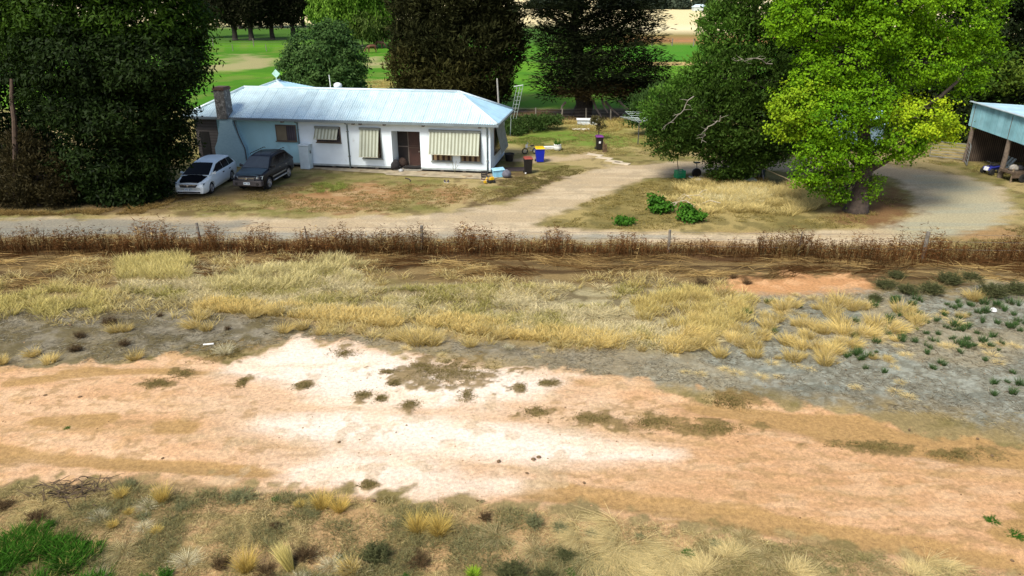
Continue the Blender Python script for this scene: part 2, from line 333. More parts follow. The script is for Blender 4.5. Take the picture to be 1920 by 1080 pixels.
fc = mix(fc, (.13, .105, .04), (1-sst(-9, -6, X-.0))*sst(.4, .6, n1)*.6)
col = mix(col, fc, fore)
trk = mask('track', .18, .45, n2)
tc_ = np.zeros_like(col)+(.565, .35, .20); tc_ = mix(tc_, (.62, .42, .265), sst(.42, .62, n4)*.7); tc_ = mix(tc_, (.50, .30, .155), sst(.5, .66, nS)*.6); tc_ = mix(tc_, (.44, .27, .12), sst(.60, .68, n2)*.5)
tc_ = mix(tc_, (.485, .285, .145), sst(2, 6, X)*.6)
tc_ = mix(tc_, (.59, .42, .285), mask('pale', 1.4, .8, n4)*.7)
wh = np.maximum(np.maximum(mask('white1', .6, .4, n4), mask('white2', .65, .4, nS)), mask('white3', .85, .45, n4)*.85)  # washed-out brightness of the centre, put into the soil colour as pale and white
fleck = fbm(X*.8, Y*1.5, .35, 4, 201); tc_ = mix(tc_, (.33, .215, .10), sst(.60, .68, fleck)*.6*(1-wh*.8)); tc_ = mix(tc_, (.64, .46, .30), sst(.56, .68, fbm(X*.5, Y*1.6, .5, 4, 203))*.3)
for cx_ in (-.9, .9, 2.4, 4.1):      # tyre tracks running along the bare strip
    yl_ = np.interp(X, [-30, -11, 0, 9, 30], [20.2, 18.6, 17.4, 15.6, 12.5])+cx_+.25*np.sin(X*.35+cx_); tr_ = np.exp(-((Y-yl_)/.16)**2)*sst(.40, .56, fbm(X*.3, Y, 1.5, 3, 205)); tc_ = mix(tc_, (.40, .26, .12), tr_*.5)
for r in RUTS: tc_ = mix(tc_, (.36, .225, .09), mask(r, .12, .3, nS)*.85)
tc_ = mix(tc_, (.80, .69, .60), wh*.92); tc_ = mix(tc_, (.70, .52, .36), wh*sst(.56, .66, n4)*.5); tc_ = mix(tc_, (.46, .35, .22), sst(.64, .70, n2)*.5*(1-sst(4, 8, np.abs(X+3))))
col = mix(col, tc_*np.array((.985, .965, .92)), trk)
mt = np.zeros(len(X))
for a, b, rx, ry in MATP:
    c = G(a, b); ex = rx*mpp(c); ey = np.linalg.norm(G(a, b-ry)-G(a, b+ry))/2
    e = 1-np.sqrt(((X-c[0])/ex)**2+((Y-c[1])/ey)**2); mt = np.maximum(mt, sst(-.15, .25, e*.7+(n2-.5)*2.6+(n5-.5)*1.6)*(e > -.9))
col = mix(col, (.185, .13, .048), mt*.85)
# ground relief: clods, ruts, raised litter
Z = (n2-.5)*.05*(Y < 60) + (n5-.5)*.02*(Y < 40) + (n1-.5)*.10*(Y < 36)*(Y > 9)
Z -= road*.02 + (n1-.5)*.06*road
for r in RUTS[:3]: Z -= mask(r, .2, .1)*.04
Z += mt*.02
Z[(Y > 37) & (Y < 60)] *= .4
V = np.stack([X, Y, Z], 1)
R_, C_ = len(yy), len(tt)
ii = (np.arange(R_-1)[:, None]*C_+np.arange(C_-1)[None]).ravel()
Q = np.stack([ii, ii+1, ii+C_+1, ii+C_], 1)
def ground_mat():
    m, nt, b, N, L = nodes_of('soil')
    at = N.new('ShaderNodeAttribute'); at.attribute_name = 'tint'; tc = N.new('ShaderNodeTexCoord')
    def noise(s, d):
        n = N.new('ShaderNodeTexNoise'); n.inputs['Scale'].default_value = s; n.inputs['Detail'].default_value = d; n.inputs['Roughness'].default_value = .65; L.new(tc.outputs['Object'], n.inputs['Vector']); return n
    a, c = noise(9, 8), noise(38, 4)
    cur = at.outputs['Color']
    for n, lo, hi in ((a, .72, 1.22), (c, .80, 1.18)):
        mr = N.new('ShaderNodeMapRange'); mr.inputs[1].default_value = .32; mr.inputs[2].default_value = .68; mr.inputs[3].default_value = lo; mr.inputs[4].default_value = hi
        L.new(n.outputs[0], mr.inputs[0]); ml = N.new('ShaderNodeMix'); ml.data_type = 'RGBA'; ml.blend_type = 'MULTIPLY'; ml.inputs[0].default_value = 1
        L.new(cur, ml.inputs[6]); L.new(mr.outputs[0], ml.inputs[7]); cur = ml.outputs[2]
    L.new(cur, b.inputs['Base Color']); b.inputs['Roughness'].default_value = .95; b.inputs['Specular IOR Level'].default_value = .1
    ad = N.new('ShaderNodeMath'); ad.operation = 'ADD'; L.new(a.outputs[0], ad.inputs[0]); L.new(c.outputs[0], ad.inputs[1])
    bp = N.new('ShaderNodeBump'); bp.inputs['Strength'].default_value = .5; bp.inputs['Distance'].default_value = .05; L.new(ad.outputs[0], bp.inputs['Height']); L.new(bp.outputs[0], b.inputs['Normal'])
    return m
SOIL = ground_mat()
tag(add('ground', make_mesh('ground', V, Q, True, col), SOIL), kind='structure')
def sheet(name, m, lift):
    """a sheet a few millimetres above the ground where mask m holds"""
    fm = (m[Q].mean(1) > .5); q = Q[fm]; u, inv = np.unique(q, return_inverse=True)
    v = V[u].copy(); v[:, 2] += lift
    tag(add(name, make_mesh(name, v, inv.reshape(q.shape), True, col[u]), SOIL), kind='structure')
sheet('gravel_road', road, .006); sheet('dirt_track', trk, .006)
def gz(x, y):
    i = np.clip(np.searchsorted(yy, y), 0, R_-1); j = np.clip(np.searchsorted(tt, x/(y+3)), 0, C_-1); return V[i*C_+j, 2]
# ------------------------------------------------------------------ farmhouse (local X along the front, Y back; origin at the front right wall corner)
A0 = G(920, 327); HRZ = -math.atan2(.15826, .98740)
white = M('white_render', (.77, .86, .92), .75, vary=.06, scale=1.2, stain=((.50, .53, .52), .9, .66), bump=.1)
trimg = M('gutter_paint', (.16, .20, .22), .5, vary=.2)
wframe = M('grey_frame', (.22, .24, .22), .6, vary=.2)
bframe = M('brown_frame', (.13, .095, .07), .6, vary=.2)
dark = M('dark_gap', (.02, .018, .016), .9)
glass = M('window_glass', (.012, .010, .011), .15, vary=.3, spec=.22)
iron = wave_mat('roof_iron', (.62, .77, .81), (.44, .60, .66), .76, 'X', .42, .25, lap=.07)
irony = wave_mat('roof_iron_end', (.44, .68, .80), (.34, .55, .68), .76, 'Y', .42, .25, lap=.05)
capm = M('ridge_metal', (.62, .74, .79), .4, .2, vary=.12)
house = thing('farmhouse', 'long white weatherboard farmhouse with pale blue corrugated iron hip roof', 'house', A0, HRZ)
LX, DY = -21.2, 5.6
fl, wt = .22, 3.3
m = MB(); a0, a1 = -6.83, -4.84
tag(MB().box(-19.5, -13.45, 0, .15, fl, wt).build('wall', M('blue_render', (.44, .72, .80), .75, vary=.08, scale=1.2, stain=((.36, .58, .64), 1.1, .62), bump=.1), house), 'pale blue end section of the front wall')  # end section bluer and darker than the rest of the front wall
m.box(-13.448, a0, 0, .15, fl, wt); m.box(a1, 0, 0, .15, fl, wt); m.box(a0, a1, 0, .15, 2.73, wt)
m.box(a0-.15, a0-.002, .152, 1.3, .1, wt); m.box(a1+.002, a1+.15, .152, 1.3, .1, wt)          # porch cheeks
m.box(-.15, 0, .152, DY, fl, wt); m.box(LX, -.152, DY-.15, DY, fl, wt)
m.build('wall', white, house)
MB().box(LX, -19.502, -.02, .13, .05, wt).box(LX, LX+.15, .132, DY-.152, .05, wt).build('side_wall', wave_mat('old_boards', (.115, .10, .095), (.085, .072, .068), .2, 'Z', .8), house)
MB().box(LX+.3, -20.2, -.05, -.021, .6, 2.3).build('window', dark, house)
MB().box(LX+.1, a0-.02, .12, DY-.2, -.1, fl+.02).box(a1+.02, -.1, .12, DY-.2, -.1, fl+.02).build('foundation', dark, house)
for x in np.arange(-19, -.3, 1.55):
    if not (a0-.3 < x < a1+.1): MB().box(x, x+.22, .02, .118, -.1, fl-.005).build('stump', M('old_timber', (.12, .10, .08), .9), house)
MB().box(-19.5, a0, -.022, -.002, fl-.03, fl+.09).box(a1, .02, -.022, -.002, fl-.03, fl+.09).build('base_board', M('base_board', (.34, .38, .38), .8), house)
m = MB(); m.box(a0+.002, a1-.002, .0, 1.45, -.05, .1); m.build('porch_floor', M('porch_concrete', (.25, .23, .19), .9), house)
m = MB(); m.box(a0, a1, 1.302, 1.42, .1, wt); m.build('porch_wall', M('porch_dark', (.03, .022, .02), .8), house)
# porch screen door and side lights
dframe = MB(); xs = (-6.42, -6.0, -5.98, -5.1, -5.08, -4.86)
for x in (-6.05, -5.15): dframe.box(x-.035, x+.035, 1.24, 1.30, .1, 2.66)
dframe.box(-6.8, -6.086, 1.25, 1.295, 1.42, 1.48); dframe.box(-5.114, -4.87, 1.25, 1.295, 1.42, 1.48); dframe.box(-6.8, -4.86, 1.25, 1.295, 2.66, 2.72)
dframe.build('door_frame', M('door_frame', (.20, .16, .13), .7), house)
d = MB().box(-6.01, -5.19, 1.20, 1.24, .12, 2.64).build('door', M('brown_door', (.055, .022, .016), .6, vary=.3), house)
for z_, h_ in ((1.36, .06), (1.50, .03), (.12, .05)): MB().box(-6.01, -5.19, 1.18, 1.199, z_, z_+h_).build('rail', M('door_rail', (.11, .065, .045), .6), d)
MB().box(-5.3, -5.24, 1.12, 1.179, 1.1, 1.18).build('handle', M('steel', (.5, .5, .5), .3, .8), d)
# windows
def window(x0, x1, z0, z1, fm, nm=1, y=0, pane=glass, proud=.05, lay=None):
    f = MB(); t = .07
    f.box(x0, x1, y-proud, y-.003, z0, z0+t); f.box(x0, x1, y-proud, y-.003, z1-t, z1)
    f.box(x0, x0+t, y-proud, y-.003, z0+t+.002, z1-t-.002); f.box(x1-t, x1, y-proud, y-.003, z0+t+.002, z1-t-.002)
    for k in range(1, nm):
        xm = x0+(x1-x0)*k/nm; f.box(xm-.025, xm+.025, y-proud+.006, y-.003, z0+t+.002, z1-t-.002)
    o = f.build('window', fm, house)
    MB().box(x0+t+.002, x1-t-.002, y-.018, y-.004, z0+t+.002, z1-t-.002).build('pane', pane, o)
    MB().box(x0-.05, x1+.05, y-.11, y-.052, z0-.04, z0+.02).build('sill', fm, o); return o
wave_c = lambda n, c1, c2, p: wave_mat(n, c1, c2, p, 'X', .85)
curtain = wave_mat('curtain', (.34, .24, .13), (.06, .03, .018), .37, 'X', .9, vary=.6)
curtain2 = wave_mat('grey_curtain', (.07, .06, .075), (.045, .035, .045), .16, 'X', .6, vary=.5)
w1 = window(-15.15, -13.64, 1.8, 2.94, bframe, 1, pane=curtain2)
MB().box(-15.07, -14.36, -.075, -.02, 1.88, 2.86).build('shutter', M('tan_board', (.20, .16, .105), .8, vary=.12), w1)
window(-12.2, -10.43, 1.81, 2.9, bframe, 2, pane=curtain2)
window(-8.95, -7.54, .80, 2.9, wframe, 1, pane=curtain)
window(-4.07, -2.61, .77, 2.85, wframe, 1, pane=curtain); window(-2.07, -.61, .77, 2.85, wframe, 1, pane=curtain)
awn = wave_mat('awning_stripes', (.43, .46, .375), (.235, .245, .18), .24, 'X', .85, vary=.1)
def awning(x0, x1, zt, zb, out, ripple):
    b = MB().box(x0-.05, x1+.05, -.17, -.055, zt-.02, zt+.13).build('awning_box', wframe, house)
    n = max(12, int((x1-x0)/.03)); xs = np.linspace(x0, x1, n); vs_ = []; nz = 8
    for k in range(nz+1):
        t = k/nz
        for i, x in enumerate(xs): vs_.append((x, -.12-out*t-ripple*math.sin(x/.24*2*math.pi)*(.3+t*.7), zt-(zt-zb)*t+.012*math.sin(x*3)*t))
    q = [(k*n+i, k*n+i+1, (k+1)*n+i+1, (k+1)*n+i) for k in range(nz) for i in range(n-1)]
    o = add('awning', make_mesh('awning', vs_, q, True), awn, house)
    MB().tube([(x0-.02, -.12-out, zb-.02), (x1+.02, -.12-out, zb-.02)], .02, 6).build('rod', M('awning_rod', (.5, .48, .36), .6), o)
    for x in (x0+.01, x1-.01): MB().tube([(x, -.06, zb+.1), (x, -.12-out, zb)], .012, 5).build('arm', wframe, o)
    return o
awning(-12.2, -10.55, 2.80, 2.14, .42, .012); awning(-9.0, -7.66, 2.80, 1.05, .55, .015); awning(-4.12, -.68, 2.80, 1.38, .5, .015)
# side window with hung awning on the right wall
MB().box(.003, .05, 1.3, 4.3, 1.0, 2.85).build('window', bframe, house)
MB().box(.052, .06, 1.4, 4.2, 1.1, 2.75).build('pane', glass, house)
aw = MB(); aw.hull8([(.46, 1.7, 1.05), (.48, 1.7, 1.05), (.48, 4.5, 1.05), (.46, 4.5, 1.05), (.06, 1.7, 2.95), (.09, 1.7, 2.95), (.09, 4.5, 2.95), (.06, 4.5, 2.95)])
aw.build('awning', M('side_awning', (.26, .28, .25), .85), house)
# downpipes
for x, zb in ((-13.5, .35), (-9.92, .05), (-.2, .1)):
    dp = MB(); dp.tube([(x, -.42, 3.32), (x, -.42, 3.22), (x, -.06, 3.08), (x, -.06, zb)], .05, 8)
    o = dp.build('downpipe', M('downpipe_paint', (.20, .26, .29), .6), house, smooth=True)
    [MB().box(x-.08, x+.08, -.12, -.002, z, z+.04).build('bracket', wframe, o) for z in (.9, 2.6)]
# roof: corrugated hip
ze, zr, o_ = 3.42, 5.02, .42
EX0, EX1, EY0, EY1 = LX-.55, .55, -o_, DY+o_
RY = DY/2; RX0, RX1 = -18.6, -2.75
def corr_plane(e0, e1, r0, r1, mat, name, parent, pitch=.16, amp=.022, axis='X'):
    """corrugated sheet from an eave line e0-e1 up to a ridge line r0-r1 (same running direction)"""
    e0, e1, r0, r1 = map(lambda p: np.array(p, float), (e0, e1, r0, r1)); d = (e1-e0); L_ = np.linalg.norm(d); d /= L_
    up = (r0+r1)/2-(e0+e1)/2; up -= d*up.dot(d); H_ = np.linalg.norm(up); up /= H_; nrm = np.cross(d, up)
    n = int(L_/pitch*6); s = np.linspace(0, L_, n); a = (r0-e0).dot(d); b = (r1-e0).dot(d)
    top = np.minimum(1, np.minimum(s/max(a, 1e-6) if a > 1e-3 else np.ones(n), (L_-s)/max(L_-b, 1e-6) if L_-b > 1e-3 else np.ones(n)))
    V_ = []
    for t in np.linspace(0, 1, 5):
        for i in range(n): V_.append(e0+d*s[i]+up*H_*top[i]*t+nrm*amp*math.sin(2*math.pi*s[i]/pitch))
    q = np.array([(k*n+i, k*n+i+1, (k+1)*n+i+1, (k+1)*n+i) for k in range(4) for i in range(n-1)])
    return add(name, make_mesh(name, np.array(V_), q, True), mat, parent)
c00, c10, c11, c01 = (EX0, EY0, ze), (EX1, EY0, ze), (EX1, EY1, ze), (EX0, EY1, ze); r0, r1 = (RX0, RY, zr), (RX1, RY, zr)
rf = corr_plane(c00, c10, r0, r1, iron, 'roof', house)
corr_plane(c11, c01, r1, r0, iron, 'roof', house)
corr_plane(c10, c11, r1, r1, irony, 'roof', house); corr_plane(c01, c00, r0, r0, irony, 'roof', house)
cp = MB(); up = np.array([0, 0, .03])
for a, b in ((r0, r1), (r0, c00), (r1, c10), (r1, c11), (r0, c01)):
    a, b = np.array(a)+up, np.array(b)+up; cp.tube([a, b], .10, 8)
cp.build('ridge_cap', capm, house, smooth=True)
MB().box(EX1-.9, EX1-.1, 1.2, 1.35, ze+.05, ze+.1)
g = MB(); gt = .13
g.box(EX0-.1, EX1+.1, EY0-.12, EY0+.02, ze-.16, ze-.02); g.box(EX0-.1, EX1+.1, EY1-.02, EY1+.12, ze-.16, ze-.02)
g.box(EX1-.02, EX1+.1, EY0+.022, EY1-.022, ze-.16, ze-.02); g.box(EX0-.1, EX0+.02, EY0+.022, EY1-.022, ze-.16, ze-.02)
g.build('gutter', trimg, house)
MB().box(EX0+.03, EX1-.03, EY0+.03, EY1-.03, wt+.004, wt+.03).build('soffit', M('soffit', (.42, .45, .45), .8), house)
for x in (-14.6, -9.5, -9.0, -7.3, -4.6, -.75): MB().box(x, x+.16, -.30, -.004, 3.12, 3.28).build('rafter_end', M('rafter', (.20, .18, .17), .8), house)
# rear wing roof (hip with its apex behind the main ridge)
ap = D(519, 152, 58.5); R3 = lambda p: np.array([(p-A0)[:2].dot([.98740, -.15826]), (p-A0)[:2].dot([.15826, .98740]), p[2]])
aL = R3(ap); bx0, bx1, by1 = aL[0]-4.3, aL[0]+4.6, aL[1]+4.9; ra = tuple(aL); rb = (aL[0], by1-4.4, aL[2])
f0 = aL[1]-4.4
w_ = MB().box(bx0+.5, bx1-.5, DY+.002, by1-.5, .1, ze-.05); w_.build('rear_wall', white, house)
corr_plane((bx0, f0, ze-.02), (bx1, f0, ze-.02), ra, ra, iron, 'rear_roof', house); corr_plane((bx1, f0, ze-.02), (bx1, by1, ze-.02), ra, rb, irony, 'rear_roof', house)
corr_plane((bx0, by1, ze-.02), (bx0, f0, ze-.02), rb, ra, irony, 'rear_roof', house); corr_plane((bx1, by1, ze-.02), (bx0, by1, ze-.02), rb, rb, iron, 'rear_roof', house)
cp = MB()
for a, b in ((ra, (bx0, f0, ze)), (ra, (bx1, f0, ze)), (ra, rb)): cp.tube([np.array(a)+up, np.array(b)+up], .09, 8)
cp.build('rear_ridge_cap', capm, house, smooth=True)
fz = aL[2]
fi = MB().tube([(aL[0], aL[1], fz-.05), (aL[0], aL[1], fz+.3)], .035, 6).build('finial', M('finial', (.35, .5, .45), .5), house)
MB().hull8([(aL[0]-.33, aL[1]-.02, fz+.55), (aL[0], aL[1]-.02, fz+.22), (aL[0], aL[1]+.02, fz+.22), (aL[0]-.33, aL[1]+.02, fz+.55), (aL[0], aL[1]-.02, fz+.88), (aL[0]+.33, aL[1]-.02, fz+.55), (aL[0]+.33, aL[1]+.02, fz+.55), (aL[0], aL[1]+.02, fz+.88)]).build('diamond_plate', M('finial_plate', (.42, .66, .56), .5), fi)
# chimney stack and stepped breast
br = M('old_brick', (.15, .145, .135), .9, vary=.5, scale=9, bump=.4, stain=((.34, .33, .31), 5, .52)); brw = brick_mat('painted_brick', (.36, .54, .62), (.31, .48, .56), (.24, .38, .46))
m = MB(); zt = 5.25
m.hull8([(-19.05, -.62, ze-.12), (-18.3, -.62, ze-.12), (-18.3, .25, ze-.12), (-19.05, .25, ze-.12), (-19.05, -.62, zt), (-18.3, -.62, zt), (-18.3, .25, zt), (-19.05, .25, zt)])
ch = m.build('chimney', br, house)
MB().box(-19.1, -18.25, -.67, .30, zt, zt+.12).box(-19.06, -18.29, -.63, .26, zt+.121, zt+.2).build('chimney_cap', M('cap_brick', (.12, .07, .055), .9), ch)
MB().tube([(-19.25, -.5, zt-.12), (-19.02, -.5, zt-.12)], .06, 8).build('vent_pipe', dark, ch)
m = MB(); yb = -.55
sec = [(-19.60, -17.40, 0), (-19.60, -17.42, 1.3), (-19.35, -17.62, 1.75), (-18.98, -17.98, 2.9), (-18.95, -18.0, 3.29)]
for (l0, r0_, z0), (l1, r1_, z1) in zip(sec[:-1], sec[1:]):
    m.hull8([(l0, yb, z0), (r0_, yb, z0), (r0_, -.003, z0), (l0, -.003, z0), (l1, yb, z1), (r1_, yb, z1), (r1_, -.003, z1), (l1, -.003, z1)])
m.build('chimney_breast', brw, house)
m = MB(); pts = [(-17.98, yb+.1, 3.2), (-17.75, yb+.02, 2.3), (-17.55, yb, 1.75), (-17.38, yb, 1.3), (-17.36, yb, .3)]
m.tube([(x+.04, y-.0, z) for x, y, z in pts], .035, 6); m.build('pipe', M('rust_pipe', (.10, .085, .08), .8), house)
# roof fittings
m = MB(); vx = R3(D(634, 168, 54))[0]; m.lathe([(.14, 0), (.14, .2), (.26, .22), (.30, .34), (.27, .46), (.14, .54), (.02, .56)], (vx, RY+.35, zr-.12), 16); m.build('roof_vent', M('white_metal', (.8, .82, .82), .4), house, smooth=True)
mx_ = R3(D(620, 168, 54))[0]; MB().tube([(mx_, RY+.3, zr-.1), (mx_-.04, RY+.3, zr+.95)], .03, 6).build('flue', M('white_metal', (.8, .82, .82), .4), house)
# TV aerial strapped to the back right corner
m = MB(); q0 = R3(D(957, 215, 56.5)); q1 = R3(D(976, 160, 56.5)); q2 = R3(D(949, 216, 56.2)); 
for off in (0, .22, .44): m.tube([q0+[off, 0, -.3], q1+[off-.25, 0, -.05*off]], .022, 5)
for t in np.linspace(.1, 1, 8):
    p = q0+(q1-q0)*t; m.tube([p+[-.02, 0, 0], p+[.44-.27*t, 0, 0]], .014, 4)
m.tube([q1+[-.5, 0, -.1], q1+[.2, 0, .02]], .04, 5); m.tube([q0+[.05, 0, -.3], q0+[.0, -.1, -1.6]], .03, 5)
tag(m.build('aerial', M('aluminium', (.30, .36, .33), .5, .2), None, A0, HRZ), 'lattice metal aerial leaning out from the right back corner of the farmhouse roof', 'aerial')
p = D(937, 196, 62); tp = D(932, 147, 62)
tag(MB().tube([(p[0], p[1], 0), (p[0], p[1], 1), tuple(tp)], [.09, .085, .06], 8).build('pole', M('grey_post', (.36, .35, .32), .9)), 'bare grey wooden pole rising behind the right end of the farmhouse roof', 'pole')
tag(add('path', make_mesh('path', [(*(A0+np.array([.98740*x+.15826*y, -.15826*x+.98740*y, 0]))[:2], .035) for x, y in [(-13.2, -.25), (-13.2, .1), (.4, .1), (.7, -.9), (.3, -1.5), (-4.6, -1.45), (-6.9, -1.35), (-7.2, -.95), (-10.5, -.75)]], [tuple(range(9))[::-1]]), M('path_concrete', (.36, .30, .20), .95, vary=.35, scale=2, stain=((.22, .15, .08), 1.6, .55))), kind='structure')
def HL(x, y, z=0): return A0+np.array([.98740*x+.15826*y, -.15826*x+.98740*y, z])
wh_ = thing('water_heater', 'tall white outdoor water heater box against the farmhouse wall beside a downpipe', 'water heater', HL(-12.98, -.36), HRZ)
MB().box(-.36, .36, -.3, .3, .02, 1.62).build('tank', M('heater_white', (.60, .70, .74), .5, vary=.1), wh_, bevel=.05)
MB().box(-.40, .40, -.34, .34, 1.624, 1.72).build('lid', M('heater_white', (.6, .7, .74), .5), wh_, bevel=.03)
MB().box(.364, .40, -.08, .0, 1.1, 1.3).build('vent', dark, wh_)
# ------------------------------------------------------------------ cars (local: nose towards -Y, X to the car's left seen from the front)
def loft(stations):   # each: y, list of (x,z) half profile from bottom centre out to top centre
    V = []; n = None
    for y, pr in stations:
        full = [(x, z) for x, z in pr]+[(-x, z) for x, z in pr[::-1]]
        n = len(full); V += [(x, y, z) for x, z in full]
    Fs = []
    for i in range(len(stations)-1):
        for k in range(n): Fs.append((i*n+k, i*n+(k+1) % n, (i+1)*n+(k+1) % n, (i+1)*n+k))
    Fs.append(tuple(range(n-1, -1, -1))); Fs.append(tuple((len(stations)-1)*n+k for k in range(n)))
    return V, Fs
def car(name, label, loc, rz, spec):
    root = thing(name, label, 'car', loc, rz); root.scale = (spec.get('k', 1),)*3
    Lh, W, wb = spec['L']/2, spec['W']/2, spec['wb']/2; paint = spec['paint']; belt, rz_ = spec['belt'], spec['roof']; gb = spec['gb']
    st = []
    for y, zt, wd, zb in spec['st']:
        wv = W*wd
        st.append((y, [(0, zb), (wv*.9, zb), (wv*.985, zb+.12), (wv, zb+.32), (wv*.995, zt-.22), (wv*.955, zt-.06), (wv*.80, zt), (0, zt+.025)]))
    V, Fs = loft(st)
    me = make_mesh('body', V, Fs, True); body = add('body', me, paint, root)
    cut = MB(); R = spec['R']
    for y in (-wb, wb):
        for s in (-1, 1): cut.disc((s*(W-.05), y, R), 'x', .001, R*1.16, .5, 28)
    cme = make_mesh('cut', cut.v, cut.f); cob = add('cut', cme); cob.parent = root
    bo = body.modifiers.new('b', 'BOOLEAN'); bo.object = cob; bo.operation = 'DIFFERENCE'; bo.solver = 'EXACT'
    dg = bpy.context.evaluated_depsgraph_get(); dg.update(); nm = bpy.data.meshes.new_from_object(body.evaluated_get(dg)); nm.name = 'body'
    body.modifiers.clear(); body.data = nm; bpy.data.objects.remove(cob)
    nm.materials.clear(); nm.materials.append(paint); nm.polygons.foreach_set('use_smooth', np.ones(len(nm.polygons), bool))
    es = body.modifiers.new('e', 'EDGE_SPLIT'); es.split_angle = math.radians(32)
    # cabin
    wB, wT = W*spec['wB'], W*spec['wT']; y0, y1, y2, y3 = spec['cab']      # screen base, roof front, roof rear, rear base
    roofz = lambda t: rz_+spec.get('arch', .05)*math.sin(math.pi*min(1, max(0, t)))
    cs = [(y0, belt, wB)]
    for t in np.linspace(0, 1, 7): cs.append((y1+(y2-y1)*t, roofz(t), wT))
    cs.append((y3, belt, wB*.97))
    st = []
    for y, z, wv in cs:
        k = (z-belt)/(rz_-belt)
        if k < .05: st.append((y, [(0, belt-.1), (wB, belt-.1), (wB, belt), (wB, belt+.004), (wB*.97, belt+.008), (0, belt+.01)]))
        else: st.append((y, [(0, belt-.1), (wB, belt-.1), (wB, belt), (wT+.02, z-.09), (wT-.07, z-.012), (0, z+.02)]))
    V, Fs = loft(st); cb = add('cabin', make_mesh('cabin', V, Fs, True), spec.get('cabpaint', paint), root); es = cb.modifiers.new('e', 'EDGE_SPLIT'); es.split_angle = math.radians(30)
    def slant(x0, yy0, z0, x1, yy1, z1, nm_, mat_, lift=.012, parent=cb):
        n = np.cross([1, 0, 0], np.array([0, yy1-yy0, z1-z0])); n /= np.linalg.norm(n)
        if (n[1] < 0) != (yy0 < 0): n = -n
        if abs(n[1]) < .01 and n[2] < 0: n = -n
        if n[2] < 0: n = -n
        Vv = []; K = 9
        for i, t in enumerate(np.linspace(.0, 1, 5)):
            for j, u_ in enumerate(np.linspace(-1, 1, K)): Vv.append(np.array([(x0+(x1-x0)*t)*u_, yy0+(yy1-yy0)*t, z0+(z1-z0)*t])+n*(lift+.02*(1-u_*u_)))
        q = [(i*K+j, i*K+j+1, (i+1)*K+j+1, (i+1)*K+j) for i in range(4) for j in range(K-1)]
        return add(nm_, make_mesh(nm_, Vv, q, True), mat_, parent)
    dz = rz_-belt; f = lambda a, b, t: a+(b-a)*t
    slant(wB*.93, f(y0, y1, .05), f(belt, rz_, .06), wT*.93, f(y0, y1, .93), f(belt, rz_, .95), 'windscreen', spec['screen'])
    slant(wB*.9, f(y3, y2, .06), f(belt, rz_, .08), wT*.88, f(y3, y2, .9), f(belt, rz_, .9), 'rear_window', glass)
    for s in (-1, 1):
        for poly in spec['side']:
            Vv = []
            for y, k in poly:
                z = belt+dz*k; tq = (y-y1)/(y2-y1); zu = roofz(tq)-.09; xu = wT+.02
                if y < y1: fq = (y-y0)/(y1-y0); xu = wB+(xu-wB)*fq; zu = belt+(zu-belt)*fq
                if y > y2: fq = (y3-y)/(y3-y2); xu = wB+(xu-wB)*fq; zu = belt+(zu-belt)*fq
                z = min(z, zu+.01); xx = wB+(xu-wB)*(z-belt)/max(zu-belt, .05); Vv.append((s*(xx+.014), y, z))
            Fv = [tuple(range(len(Vv)))] if s > 0 else [tuple(range(len(Vv)))[::-1]]
            add('side_window', make_mesh('side_window', Vv, Fv), glass, cb)
        for y in spec['handles']: MB().box(s*(W*.985) if s < 0 else W*.98, s*(W*.98)+(.03 if s > 0 else .0)+(.0 if s > 0 else -.0)+ (0 if s > 0 else .0), y, y+.18, belt-.16, belt-.12).build('door_handle', spec['hmat'], body) if s > 0 else None
        mr = MB().hull8([(s*(wB-.02), y0+.32, belt+.02), (s*(wB+.24), y0+.30, belt+.03), (s*(wB+.24), y0+.42, belt+.03), (s*(wB-.02), y0+.44, belt+.02), (s*(wB-.02), y0+.32, belt+.08), (s*(wB+.23), y0+.30, belt+.2), (s*(wB+.23), y0+.42, belt+.2), (s*(wB-.02), y0+.44, belt+.1)])
        mr.build('wing_mirror', spec.get('mirror', paint), root, bevel=.02)
        for y in (-wb, wb):
            wo = MB().disc((s*(W-.14), y, R), 'x', R*.66, R, .22, 28).build('wheel', M('tyre', (.018, .018, .018), .9), root, smooth=True)
            rim = MB().disc((s*(W-.12), y, R), 'x', R*.56, R*.665, .2, 24)
            rim.lathe([(.01, 0), (.05, .0)], (0, 0, 0), 6) if False else None
            rim.build('rim', M('alloy', (.42, .40, .40), .35, .7), wo, smooth=True)
            sp = MB()
            for k in range(5):
                q = 2*math.pi*k/5+.3; c_, s_ = math.cos(q), math.sin(q); xo = s*(W-.055)
                for e in (-.045, .045):
                    pass
                sp.tube([(xo, y, R), (xo, y+R*.6*c_, R+R*.6*s_)], [.055, .04], 6)
            sp.build('spoke', M('alloy', (.42, .40, .40), .35, .7), wo)
            MB().disc((s*(W-.17), y, R), 'x', .001, R*.62, .06, 20).build('brake', dark, wo)
            MB().disc((s*(W-.26), y, R), 'x', .001, R*1.14, .06, 24).build('wheel_arch', dark, body)
    return root, body, cb, slant
